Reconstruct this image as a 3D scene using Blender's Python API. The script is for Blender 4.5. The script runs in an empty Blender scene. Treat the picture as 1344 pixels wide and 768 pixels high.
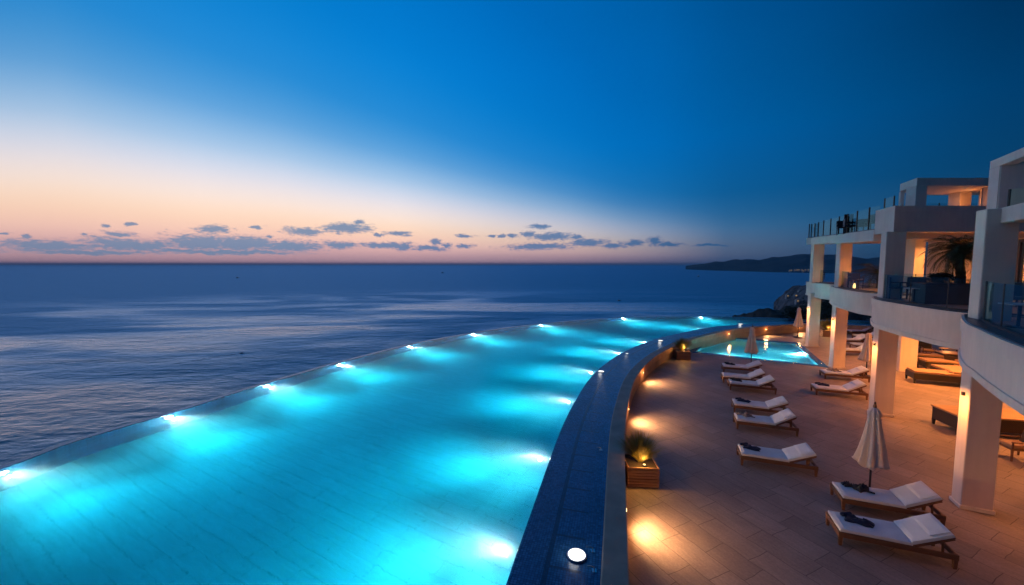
import bpy, bmesh, math, random
from mathutils import Vector, Matrix, noise
random.seed(7)
PI = math.pi
C = bpy.data.collections.new('place'); bpy.context.scene.collection.children.link(C)
scn = bpy.context.scene

# ------------------------------------------------------------------ camera
F_PX = 520.0; H = 6.3; TH = math.atan(37.0 / F_PX); CX, CY = 672.0, 384.0
ROLL = 0.0
cam_d = bpy.data.cameras.new('camera'); cam = bpy.data.objects.new('camera', cam_d); C.objects.link(cam)
cam_d.sensor_width = 36.0; cam_d.lens = 36.0 * F_PX / 1344.0
cam_d.clip_start = 0.05; cam_d.clip_end = 300000
cam.location = (0, 0, H); cam.rotation_euler = (PI / 2 - TH, 0, 0)
scn.camera = cam

def ray(px, py):
    dx = px - CX; dy = CY - py
    return Vector((dx, F_PX * math.cos(TH) + dy * math.sin(TH), -F_PX * math.sin(TH) + dy * math.cos(TH)))
def at(px, py, z):
    """survey helper: ground plan position of a thing seen at a photo pixel, on the level z"""
    r = ray(px, py); t = (z - H) / r.z
    return Vector((r.x * t, r.y * t, z))
def atY(px, py, Y):
    r = ray(px, py); t = Y / r.y
    return Vector((r.x * t, Y, H + r.z * t))

# ------------------------------------------------------------------ mesh helpers
class MB:
    def __init__(s): s.bm = bmesh.new()
    def mark(s): s._n = len(s.bm.verts)
    def box(s, x0, x1, y0, y1, z0, z1, M=None, slot=0):
        vs = [s.bm.verts.new(p) for p in ((x0,y0,z0),(x1,y0,z0),(x1,y1,z0),(x0,y1,z0),(x0,y0,z1),(x1,y0,z1),(x1,y1,z1),(x0,y1,z1))]
        if M is not None:
            for v in vs: v.co = M @ v.co
        for f in ((0,3,2,1),(4,5,6,7),(0,1,5,4),(1,2,6,5),(2,3,7,6),(3,0,4,7)):
            fc = s.bm.faces.new([vs[i] for i in f]); fc.material_index = slot
        return vs
    def taper(s, x0, x1, y0, y1, z0, z1, k, M=None):
        vs = s.box(x0,x1,y0,y1,z0,z1)
        cx, cy = (x0+x1)/2, (y0+y1)/2
        for v in vs[:4]:
            v.co.x = cx + (v.co.x-cx)*k; v.co.y = cy + (v.co.y-cy)*k
        if M is not None:
            for v in vs: v.co = M @ v.co
    def tube(s, pts, r, n=8, caps=True):
        rings = []
        pts = [Vector(p) for p in pts]
        for i, p in enumerate(pts):
            d = (pts[min(i+1, len(pts)-1)] - pts[max(i-1, 0)]).normalized()
            a = d.orthogonal().normalized(); 
            up = Vector((0,0,1)) if abs(d.z) < .9 else Vector((1,0,0))
            a = d.cross(up).normalized(); b = d.cross(a)
            rr = r[i] if isinstance(r, (list, tuple)) else r
            rings.append([s.bm.verts.new(p + a*math.cos(2*PI*k/n)*rr + b*math.sin(2*PI*k/n)*rr) for k in range(n)])
        for i in range(len(rings)-1):
            for k in range(n):
                s.bm.faces.new((rings[i][k], rings[i][(k+1)%n], rings[i+1][(k+1)%n], rings[i+1][k]))
        if caps:
            s.bm.faces.new(rings[0]); s.bm.faces.new(rings[-1])
    def lathe(s, prof, n=24, c=(0,0,0), fr=None):
        rings = []
        for (r, z) in prof:
            ring = []
            for k in range(n):
                a = 2*PI*k/n; rr = r * (fr(a, z) if fr else 1)
                ring.append(s.bm.verts.new((c[0]+rr*math.cos(a), c[1]+rr*math.sin(a), c[2]+z)))
            rings.append(ring)
        for i in range(len(rings)-1):
            for k in range(n):
                s.bm.faces.new((rings[i][k], rings[i][(k+1)%n], rings[i+1][(k+1)%n], rings[i+1][k]))
        s.bm.faces.new(rings[0]); s.bm.faces.new(rings[-1])
    def prism(s, poly, z0, z1, M=None):
        """z0/z1 numbers or functions of (x,y)"""
        g0 = z0 if callable(z0) else (lambda x, y: z0)
        g1 = z1 if callable(z1) else (lambda x, y: z1)
        lo = [s.bm.verts.new((p[0], p[1], g0(p[0], p[1]))) for p in poly]
        hi = [s.bm.verts.new((p[0], p[1], g1(p[0], p[1]))) for p in poly]
        n = len(poly)
        s.bm.faces.new(lo[::-1]); s.bm.faces.new(hi)
        for i in range(n): s.bm.faces.new((lo[i], lo[(i+1)%n], hi[(i+1)%n], hi[i]))
        if M is not None:
            for v in lo + hi: v.co = M @ v.co
    def strip(s, A, B):
        """quads between two equally long rows of points"""
        a = [s.bm.verts.new(p) for p in A]; b = [s.bm.verts.new(p) for p in B]
        for i in range(len(a)-1): s.bm.faces.new((a[i], a[i+1], b[i+1], b[i]))
    def sweep(s, rows):
        """rows: list of equally long rows, closed profile"""
        R = [[s.bm.verts.new(p) for p in r] for r in rows]
        m = len(R)
        for j in range(m):
            a, b = R[j], R[(j+1) % m]
            for i in range(len(a)-1): s.bm.faces.new((a[i], a[i+1], b[i+1], b[i]))
        s.bm.faces.new([r[0] for r in R]); s.bm.faces.new([r[-1] for r in R][::-1])
    def build(s, name, mat, parent=None, bevel=0, seg=1, smooth=False, loc=None, normals=True):
        if normals: bmesh.ops.recalc_face_normals(s.bm, faces=s.bm.faces)
        me = bpy.data.meshes.new(name)
        s.bm.to_mesh(me); s.bm.free()
        mats = mat if isinstance(mat, (list, tuple)) else [mat]
        for m in mats: me.materials.append(m)
        if smooth:
            for p in me.polygons: p.use_smooth = True
        o = bpy.data.objects.new(name, me); C.objects.link(o)
        if parent is not None: o.parent = parent
        if loc is not None: o.location = loc
        if bevel:
            m = o.modifiers.new('b', 'BEVEL'); m.width = bevel; m.segments = seg; m.limit_method = 'ANGLE'
        return o

def tag(o, label=None, cat=None, group=None, kind=None):
    if label: o['label'] = label
    if cat: o['category'] = cat
    if group: o['group'] = group
    if kind: o['kind'] = kind
    return o
def thing(name, label, cat, loc=(0,0,0), rz=0, group=None):
    o = bpy.data.objects.new(name, None); C.objects.link(o); o.empty_display_size = .2
    o.location = loc; o.rotation_euler = (0, 0, rz)
    return tag(o, label, cat, group)
def copy_tree(o, parent=None):
    c = o.copy(); C.objects.link(c)
    if parent is not None: c.parent = parent
    for ch in list(o.children): copy_tree(ch, c)
    return c
def again(root, loc, rz, label, group=None, s=None):
    c = copy_tree(root); c.location = loc; c.rotation_euler = (0, 0, rz); c['label'] = label
    if group: c['group'] = group
    if s: c.scale = (s, s, s)
    return c
def lamp(kind, loc, power, color, aim=None, size=.05, spot=None, blend=.6, name='lamp', parent=None):
    d = bpy.data.lights.new(name, kind); d.energy = power; d.color = color
    if kind in ('POINT', 'SPOT'): d.shadow_soft_size = size
    if kind == 'SPOT': d.spot_size = math.radians(spot); d.spot_blend = blend
    if kind == 'AREA': d.size = size
    o = bpy.data.objects.new(name, d); C.objects.link(o); o.location = loc
    if aim is not None:
        v = Vector(aim) - Vector(loc); o.rotation_euler = v.to_track_quat('-Z', 'Y').to_euler()
    if parent is not None: o.parent = parent
    return o

# ------------------------------------------------------------------ materials
class NT:
    def __init__(s, tree): s.t = tree; s.t.nodes.clear()
    def n(s, typ, ins=None, **kw):
        nd = s.t.nodes.new(typ)
        for k, v in kw.items(): setattr(nd, k, v)
        for k, v in (ins or {}).items():
            if isinstance(v, bpy.types.NodeSocket): s.t.links.new(v, nd.inputs[k])
            else: nd.inputs[k].default_value = v
        return nd
    def m(s, op, a, b=0.0, c=None, clamp=False):
        nd = s.t.nodes.new('ShaderNodeMath'); nd.operation = op; nd.use_clamp = clamp
        for i, v in enumerate((a, b) if c is None else (a, b, c)):
            if isinstance(v, bpy.types.NodeSocket): s.t.links.new(v, nd.inputs[i])
            else: nd.inputs[i].default_value = v
        return nd.outputs[0]
    def ramp(s, fac, stops, interp='LINEAR'):
        nd = s.t.nodes.new('ShaderNodeValToRGB'); cr = nd.color_ramp; cr.interpolation = interp
        while len(cr.elements) < len(stops): cr.elements.new(0.5)
        for e, (p, c) in zip(cr.elements, stops):
            e.position = p; e.color = (c[0], c[1], c[2], 1) if not isinstance(c, (int, float)) else (c, c, c, 1)
        s.t.links.new(fac, nd.inputs[0]); return nd.outputs[0]
    def mix(s, fac, a, b, blend='MIX'):
        nd = s.t.nodes.new('ShaderNodeMix'); nd.data_type = 'RGBA'; nd.blend_type = blend
        for i, v in ((0, fac), (6, a), (7, b)):
            if isinstance(v, bpy.types.NodeSocket): s.t.links.new(v, nd.inputs[i])
            else: nd.inputs[i].default_value = v if i == 0 else (v[0], v[1], v[2], 1)
        return nd.outputs[2]
    def smooth(s, x, a, b):
        nd = s.t.nodes.new('ShaderNodeMapRange'); nd.interpolation_type = 'SMOOTHSTEP'
        s.t.links.new(x, nd.inputs[0]); nd.inputs[1].default_value = a; nd.inputs[2].default_value = b
        return nd.outputs[0]
def newmat(name):
    m = bpy.data.materials.new(name); m.use_nodes = True
    return m, NT(m.node_tree)
def rgb(c): return (c[0], c[1], c[2], 1)
def srgb(r, g, b):
    f = lambda v: (v/255)/12.92 if v/255 <= .04045 else ((v/255+.055)/1.055)**2.4
    return (f(r), f(g), f(b))

def simple(name, col, rough=.6, var=.12, scale=3.0, bump=.1, bscale=60, metal=0, spec=.4, stretch=(1,1,1)):
    m, t = newmat(name)
    tc = t.n('ShaderNodeTexCoord'); mp = t.n('ShaderNodeMapping', {'Vector': tc.outputs['Object'], 'Scale': stretch})
    nz = t.n('ShaderNodeTexNoise', {'Vector': mp.outputs[0], 'Scale': scale, 'Detail': 5.0})
    k = t.ramp(nz.outputs[0], [(.3, 1-var), (.7, 1+var)])
    colr = t.mix(1.0, col, k, 'MULTIPLY')
    nb = t.n('ShaderNodeTexNoise', {'Vector': mp.outputs[0], 'Scale': bscale, 'Detail': 3.0})
    bp = t.n('ShaderNodeBump', {'Strength': bump, 'Distance': .01, 'Height': nb.outputs[0]})
    b = t.n('ShaderNodeBsdfPrincipled', {'Base Color': colr, 'Roughness': rough, 'Metallic': metal, 'Specular IOR Level': spec, 'Normal': bp.outputs[0]})
    t.n('ShaderNodeOutputMaterial', {'Surface': b.outputs[0]})
    return m
def emit(name, col, st):
    m, t = newmat(name)
    e = t.n('ShaderNodeEmission', {'Color': rgb(col), 'Strength': st})
    t.n('ShaderNodeOutputMaterial', {'Surface': e.outputs[0]}); return m

def mat_plaster():
    m, t = newmat('plaster')
    tc = t.n('ShaderNodeTexCoord')
    n1 = t.n('ShaderNodeTexNoise', {'Vector': tc.outputs['Object'], 'Scale': .8, 'Detail': 6.0, 'Roughness': .6})
    mp = t.n('ShaderNodeMapping', {'Vector': tc.outputs['Object'], 'Scale': (3, 3, .35)})
    n2 = t.n('ShaderNodeTexNoise', {'Vector': mp.outputs[0], 'Scale': 2.0, 'Detail': 4.0})
    k1 = t.ramp(n1.outputs[0], [(.3, .9), (.7, 1.05)]); k2 = t.ramp(n2.outputs[0], [(.35, .95), (.6, 1.01)])
    c = t.mix(1.0, (.76, .66, .56), k1, 'MULTIPLY'); c = t.mix(1.0, c, k2, 'MULTIPLY')
    nb = t.n('ShaderNodeTexNoise', {'Vector': tc.outputs['Object'], 'Scale': 40.0, 'Detail': 4.0})
    bp = t.n('ShaderNodeBump', {'Strength': .15, 'Distance': .01, 'Height': nb.outputs[0]})
    b = t.n('ShaderNodeBsdfPrincipled', {'Base Color': c, 'Roughness': .8, 'Specular IOR Level': .25, 'Normal': bp.outputs[0]})
    t.n('ShaderNodeOutputMaterial', {'Surface': b.outputs[0]}); return m

def mat_terrace():
    m, t = newmat('terrace_stone')
    tc = t.n('ShaderNodeTexCoord')
    wn = t.n('ShaderNodeTexNoise', {'Vector': tc.outputs['Object'], 'Scale': 1.4, 'Detail': 2.0})
    wv = t.n('ShaderNodeVectorMath', {0: wn.outputs['Color'], 1: (.5, .5, .5)}, operation='SUBTRACT')
    wv2 = t.n('ShaderNodeVectorMath', {0: wv.outputs[0], 3: .10}, operation='SCALE')
    wa = t.n('ShaderNodeVectorMath', {0: tc.outputs['Object'], 1: wv2.outputs[0]}, operation='ADD')
    mp = t.n('ShaderNodeMapping', {'Vector': wa.outputs[0], 'Rotation': (0, 0, math.radians(64)), 'Scale': (1, 1, 1)})
    br = t.n('ShaderNodeTexBrick', {'Vector': mp.outputs[0], 'Color1': (.0, 0, 0, 1), 'Color2': (1, 1, 1, 1), 'Mortar': (.5, .5, .5, 1),
             'Scale': 1.0, 'Mortar Size': .008, 'Mortar Smooth': .3, 'Brick Width': 1.25, 'Row Height': .62, 'Bias': 0.0}, offset=.37, squash=.7, squash_frequency=3)
    n1 = t.n('ShaderNodeTexNoise', {'Vector': mp.outputs[0], 'Scale': .55, 'Detail': 7.0, 'Roughness': .62})
    mp2 = t.n('ShaderNodeMapping', {'Vector': mp.outputs[0], 'Scale': (1.2, 7, 1)})
    n2 = t.n('ShaderNodeTexNoise', {'Vector': mp2.outputs[0], 'Scale': 1.5, 'Detail': 6.0, 'Roughness': .65})
    n3 = t.n('ShaderNodeTexNoise', {'Vector': tc.outputs['Object'], 'Scale': 22.0, 'Detail': 4.0})
    base = t.mix(t.ramp(n1.outputs[0], [(.35, 0), (.65, 1)]), (.25, .19, .16), (.33, .26, .22))
    base = t.mix(1.0, base, t.ramp(br.outputs['Color'], [(0, .87), (1, 1.08)]), 'MULTIPLY')
    base = t.mix(1.0, base, t.ramp(n2.outputs[0], [(.32, .80), (.66, 1.1)]), 'MULTIPLY')
    base = t.mix(1.0, base, t.ramp(n3.outputs[0], [(.3, .88), (.7, 1.1)]), 'MULTIPLY')
    col = t.mix(t.m('MULTIPLY', br.outputs['Fac'], .7), base, (.05, .035, .03))
    hgt = t.m('ADD', t.m('MULTIPLY', n2.outputs[0], .5), t.m('MULTIPLY', br.outputs['Fac'], -1.0))
    hgt = t.m('ADD', hgt, t.m('MULTIPLY', n3.outputs[0], .4))
    bp = t.n('ShaderNodeBump', {'Strength': .45, 'Distance': .012, 'Height': hgt})
    rg = t.ramp(n2.outputs[0], [(.3, .42), (.7, .68)])
    b = t.n('ShaderNodeBsdfPrincipled', {'Base Color': col, 'Roughness': rg, 'Specular IOR Level': .35, 'Normal': bp.outputs[0]})
    t.n('ShaderNodeOutputMaterial', {'Surface': b.outputs[0]}); return m

def mat_mosaic(name, c1, c2, grout, size=.05, rough=.25, bands=False):
    m, t = newmat(name)
    uv = t.n('ShaderNodeUVMap') if bands else None
    tc = t.n('ShaderNodeTexCoord')
    vec = uv.outputs[0] if bands else tc.outputs['Object']
    br = t.n('ShaderNodeTexBrick', {'Vector': vec, 'Color1': rgb(c1), 'Color2': rgb(c2), 'Mortar': rgb(grout),
             'Scale': 1.0, 'Mortar Size': size*.07, 'Mortar Smooth': .2, 'Brick Width': size, 'Row Height': size}, offset=0.0)
    nz = t.n('ShaderNodeTexNoise', {'Vector': vec, 'Scale': .9, 'Detail': 5.0})
    col = t.mix(1.0, br.outputs['Color'], t.ramp(nz.outputs[0], [(.3, .75), (.7, 1.2)]), 'MULTIPLY')
    if bands:
        # larger panels of mosaic sheet separated by darker runs of tile
        sp = t.n('ShaderNodeSeparateXYZ', {0: vec})
        f = t.m('ABSOLUTE', t.m('SUBTRACT', sp.outputs[1], .62))
        k = t.m('LESS_THAN', f, .05)
        g = t.m('FRACT', t.m('MULTIPLY', sp.outputs[0], 1/.9))
        k2 = t.m('MULTIPLY', t.m('LESS_THAN', g, .07), t.m('GREATER_THAN', sp.outputs[1], .66))
        k3 = t.m('MULTIPLY', t.m('LESS_THAN', sp.outputs[1], 1.25), k2)
        kk = t.m('MAXIMUM', k, k3)
        wn = t.n('ShaderNodeTexWhiteNoise', {'Vector': t.n('ShaderNodeVectorMath', {0: vec, 1: (1/.9, .0001, 1)}, operation='MULTIPLY').outputs[0]})
        col = t.mix(t.m('MULTIPLY', kk, .75), col, (.006, .012, .04))
    bp = t.n('ShaderNodeBump', {'Strength': .3, 'Distance': .004, 'Height': t.m('SUBTRACT', nz.outputs[0], br.outputs['Fac'])})
    b = t.n('ShaderNodeBsdfPrincipled', {'Base Color': col, 'Roughness': rough, 'Specular IOR Level': .5, 'Normal': bp.outputs[0]})
    t.n('ShaderNodeOutputMaterial', {'Surface': b.outputs[0]}); return m

def mat_pool_floor():
    m, t = newmat('pool_floor_stone')
    tc = t.n('ShaderNodeTexCoord')
    wn = t.n('ShaderNodeTexNoise', {'Vector': tc.outputs['Object'], 'Scale': .8, 'Detail': 2.0})
    wv = t.n('ShaderNodeVectorMath', {0: wn.outputs['Color'], 1: (.5, .5, .5)}, operation='SUBTRACT')
    wv2 = t.n('ShaderNodeVectorMath', {0: wv.outputs[0], 3: .12}, operation='SCALE')
    wa = t.n('ShaderNodeVectorMath', {0: tc.outputs['Object'], 1: wv2.outputs[0]}, operation='ADD')
    mp = t.n('ShaderNodeMapping', {'Vector': wa.outputs[0], 'Rotation': (0, 0, math.radians(28))})
    br = t.n('ShaderNodeTexBrick', {'Vector': mp.outputs[0], 'Color1': (.94, .94, .94, 1), 'Color2': (1, 1, 1, 1), 'Mortar': (.52, .56, .58, 1),
             'Scale': 1.0, 'Mortar Size': .007, 'Mortar Smooth': .3, 'Brick Width': 1.3, 'Row Height': .42}, offset=.4, squash=.8, squash_frequency=2)
    mp2 = t.n('ShaderNodeMapping', {'Vector': mp.outputs[0], 'Scale': (1.0, 9, 1)})
    n2 = t.n('ShaderNodeTexNoise', {'Vector': mp2.outputs[0], 'Scale': 1.2, 'Detail': 7.0, 'Roughness': .7})
    col = t.mix(1.0, (.52, .76, .85), br.outputs['Color'], 'MULTIPLY')
    col = t.mix(1.0, col, t.ramp(n2.outputs[0], [(.3, .86), (.65, 1.05)]), 'MULTIPLY')
    bp = t.n('ShaderNodeBump', {'Strength': .35, 'Distance': .02, 'Height': t.m('SUBTRACT', n2.outputs[0], br.outputs['Fac'])})
    b = t.n('ShaderNodeBsdfPrincipled', {'Base Color': col, 'Roughness': .7, 'Specular IOR Level': .2, 'Normal': bp.outputs[0]})
    t.n('ShaderNodeOutputMaterial', {'Surface': b.outputs[0]}); return m

def mat_pool_water(name, absorb, dens, bump=.05):
    m, t = newmat(name)
    tc = t.n('ShaderNodeTexCoord')
    mp = t.n('ShaderNodeMapping', {'Vector': tc.outputs['Object'], 'Scale': (1, .55, 1), 'Rotation': (0, 0, math.radians(20))})
    n1 = t.n('ShaderNodeTexNoise', {'Vector': mp.outputs[0], 'Scale': 1.1, 'Detail': 3.0, 'Roughness': .55})
    n2 = t.n('ShaderNodeTexNoise', {'Vector': mp.outputs[0], 'Scale': 9.0, 'Detail': 3.0, 'Roughness': .5})
    hgt = t.m('ADD', t.m('MULTIPLY', n1.outputs[0], 1.0), t.m('MULTIPLY', n2.outputs[0], .38))
    bp = t.n('ShaderNodeBump', {'Strength': 1.0, 'Distance': bump, 'Height': hgt})
    rf = t.n('ShaderNodeBsdfRefraction', {'IOR': 1.33, 'Roughness': .02, 'Color': (1, 1, 1, 1), 'Normal': bp.outputs[0]})
    gl = t.n('ShaderNodeBsdfGlossy', {'Roughness': .05, 'Color': (1, 1, 1, 1), 'Normal': bp.outputs[0]})
    fr = t.n('ShaderNodeFresnel', {'IOR': 1.33, 'Normal': bp.outputs[0]})
    g = t.n('ShaderNodeMixShader', {0: t.m('MULTIPLY', fr.outputs[0], t.m('ADD', .45, t.m('MULTIPLY', t.n('ShaderNodeNewGeometry').outputs['Backfacing'], .55))), 1: rf.outputs[0], 2: gl.outputs[0]})
    va = t.n('ShaderNodeVolumeAbsorption', {'Color': rgb(absorb), 'Density': dens})
    vsc = t.n('ShaderNodeVolumeScatter', {'Color': (.9, .97, 1, 1), 'Density': .075, 'Anisotropy': .3})
    v = t.n('ShaderNodeAddShader', {0: va.outputs[0], 1: vsc.outputs[0]})
    t.n('ShaderNodeOutputMaterial', {'Surface': g.outputs[0], 'Volume': v.outputs[0]}); return m

def mat_sea():
    m, t = newmat('sea_water')
    tc = t.n('ShaderNodeTexCoord')
    def nz(scale, sx, sy, rot, det=5.0, rough=.6, dist=0.0):
        mp = t.n('ShaderNodeMapping', {'Vector': tc.outputs['Object'], 'Scale': (sx, sy, 1), 'Rotation': (0, 0, math.radians(rot))})
        return t.n('ShaderNodeTexNoise', {'Vector': mp.outputs[0], 'Scale': scale, 'Detail': det, 'Roughness': rough, 'Distortion': dist}).outputs[0]
    big = nz(.0030, .6, 1.3, -24, 3.0, .5, 1.2)       # long slicks of calmer water
    big2 = nz(.006, .35, 1.6, -14, 4.0, .55, .6)
    slick = t.smooth(t.m('ADD', t.m('MULTIPLY', big, .7), t.m('MULTIPLY', big2, .3)), .40, .58)
    dl = t.n('ShaderNodeVectorMath', {0: tc.outputs['Object']}, operation='LENGTH').outputs['Value']
    slick = t.m('MULTIPLY', slick, t.m('SUBTRACT', 1.0, t.smooth(dl, 650, 1800)))
    w1 = nz(.02, .5, 1.0, -12, 4.0, .6); w2 = nz(.12, .6, 1.0, 10, 4.0, .6); w3 = nz(.9, .7, 1, 20, 3.0, .6)
    hgt = t.m('ADD', t.m('ADD', t.m('MULTIPLY', w1, 3.0), t.m('MULTIPLY', w2, .8)), t.m('MULTIPLY', w3, .12))
    bp = t.n('ShaderNodeBump', {'Strength': 1.0, 'Distance': 2.2, 'Height': hgt})
    rg = t.m('ADD', .55, t.m('MULTIPLY', slick, -.33))
    col = t.mix(slick, (.05, .31, .33), (.09, .31, .33))  # pale sheen of the slicks painted in here and in the reflection tint
    df = t.n('ShaderNodeBsdfDiffuse', {'Color': col, 'Normal': bp.outputs[0]})
    gc = t.mix(slick, (.58, .77, .96), (.82, .88, .98))
    gl = t.n('ShaderNodeBsdfGlossy', {'Color': gc, 'Roughness': rg, 'Normal': bp.outputs[0]})
    fr = t.n('ShaderNodeFresnel', {'IOR': 1.33, 'Normal': bp.outputs[0]})
    b = t.n('ShaderNodeMixShader', {0: t.m('MULTIPLY', fr.outputs[0], t.m('ADD', .78, t.m('MULTIPLY', slick, .35))), 1: df.outputs[0], 2: gl.outputs[0]})
    t.n('ShaderNodeOutputMaterial', {'Surface': b.outputs[0]}); return m

def mat_glass(tint=(.80, .90, .91), name='railing_glass'):
    m, t = newmat(name)
    tr = t.n('ShaderNodeBsdfTransparent', {'Color': rgb(tint)})
    gl = t.n('ShaderNodeBsdfGlossy', {'Color': (.25, .5, .56, 1), 'Roughness': .03})
    fr = t.n('ShaderNodeFresnel', {'IOR': 1.45})
    ff = t.m('MULTIPLY', fr.outputs[0], t.m('SUBTRACT', 1.0, t.n('ShaderNodeNewGeometry').outputs['Backfacing']))
    mx = t.n('ShaderNodeMixShader', {0: ff, 1: tr.outputs[0], 2: gl.outputs[0]})
    t.n('ShaderNodeOutputMaterial', {'Surface': mx.outputs[0]}); return m

def mat_wood(name, c1, c2, rough=.5, axis='X', sc=14):
    m, t = newmat(name)
    tc = t.n('ShaderNodeTexCoord')
    st = {'X': (.12, 1, 1), 'Y': (1, .12, 1), 'Z': (1, 1, .12)}[axis]
    mp = t.n('ShaderNodeMapping', {'Vector': tc.outputs['Object'], 'Scale': st})
    nz = t.n('ShaderNodeTexNoise', {'Vector': mp.outputs[0], 'Scale': sc, 'Detail': 6.0, 'Distortion': .4})
    c = t.mix(t.ramp(nz.outputs[0], [(.3, 0), (.7, 1)]), c1, c2)
    bp = t.n('ShaderNodeBump', {'Strength': .3, 'Distance': .004, 'Height': nz.outputs[0]})
    b = t.n('ShaderNodeBsdfPrincipled', {'Base Color': c, 'Roughness': rough, 'Normal': bp.outputs[0]})
    t.n('ShaderNodeOutputMaterial', {'Surface': b.outputs[0]}); return m
def mat_fabric(name, col, wave=220, var=.06, rough=.85):
    m, t = newmat(name)
    tc = t.n('ShaderNodeTexCoord')
    n1 = t.n('ShaderNodeTexNoise', {'Vector': tc.outputs['Object'], 'Scale': 3.5, 'Detail': 4.0})
    n2 = t.n('ShaderNodeTexNoise', {'Vector': tc.outputs['Object'], 'Scale': wave, 'Detail': 1.0})
    c = t.mix(1.0, col, t.ramp(n1.outputs[0], [(.3, 1-var), (.7, 1+var)]), 'MULTIPLY')
    h = t.m('ADD', t.m('MULTIPLY', n1.outputs[0], 4.0), t.m('MULTIPLY', n2.outputs[0], .2))
    bp = t.n('ShaderNodeBump', {'Strength': .5, 'Distance': .01, 'Height': h})
    b = t.n('ShaderNodeBsdfPrincipled', {'Base Color': c, 'Roughness': rough, 'Specular IOR Level': .15, 'Sheen Weight': .15, 'Normal': bp.outputs[0]})
    t.n('ShaderNodeOutputMaterial', {'Surface': b.outputs[0]}); return m
def mat_wicker(name, col):
    m, t = newmat(name)
    tc = t.n('ShaderNodeTexCoord')
    w1 = t.n('ShaderNodeTexWave', {'Vector': tc.outputs['Object'], 'Scale': 14.0, 'Distortion': .5}, bands_direction='Z')
    w2 = t.n('ShaderNodeTexWave', {'Vector': tc.outputs['Object'], 'Scale': 9.0, 'Distortion': .5}, bands_direction='DIAGONAL')
    h = t.m('MULTIPLY', w1.outputs[0], w2.outputs[0])
    c = t.mix(h, (col[0]*.4, col[1]*.4, col[2]*.4), col)
    bp = t.n('ShaderNodeBump', {'Strength': .8, 'Distance': .01, 'Height': h})
    b = t.n('ShaderNodeBsdfPrincipled', {'Base Color': c, 'Roughness': .55, 'Normal': bp.outputs[0]})
    t.n('ShaderNodeOutputMaterial', {'Surface': b.outputs[0]}); return m
def mat_leaf(name, c1, c2, sc=6):
    m, t = newmat(name)
    tc = t.n('ShaderNodeTexCoord')
    nz = t.n('ShaderNodeTexNoise', {'Vector': tc.outputs['Object'], 'Scale': sc, 'Detail': 3.0})
    c = t.mix(t.ramp(nz.outputs[0], [(.35, 0), (.65, 1)]), c1, c2)
    b = t.n('ShaderNodeBsdfPrincipled', {'Base Color': c, 'Roughness': .55, 'Specular IOR Level': .3})
    tl = t.n('ShaderNodeBsdfTranslucent', {'Color': c})
    mx = t.n('ShaderNodeMixShader', {0: .25, 1: b.outputs[0], 2: tl.outputs[0]})
    t.n('ShaderNodeOutputMaterial', {'Surface': mx.outputs[0]}); return m
def mat_land(name, c1, c2, c3, sc=.05, bump=3.0):
    m, t = newmat(name)
    tc = t.n('ShaderNodeTexCoord')
    n1 = t.n('ShaderNodeTexNoise', {'Vector': tc.outputs['Object'], 'Scale': sc, 'Detail': 8.0, 'Roughness': .65})
    n2 = t.n('ShaderNodeTexVoronoi', {'Vector': tc.outputs['Object'], 'Scale': sc*5})
    c = t.mix(t.ramp(n1.outputs[0], [(.4, 0), (.58, 1)]), c1, c2)
    c = t.mix(t.ramp(n2.outputs[0], [(.0, 1), (.22, 0)]), c, c3)
    bp = t.n('ShaderNodeBump', {'Strength': .8, 'Distance': bump, 'Height': n1.outputs[0]})
    b = t.n('ShaderNodeBsdfPrincipled', {'Base Color': c, 'Roughness': .9, 'Specular IOR Level': .1, 'Normal': bp.outputs[0]})
    t.n('ShaderNodeOutputMaterial', {'Surface': b.outputs[0]}); return m

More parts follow.
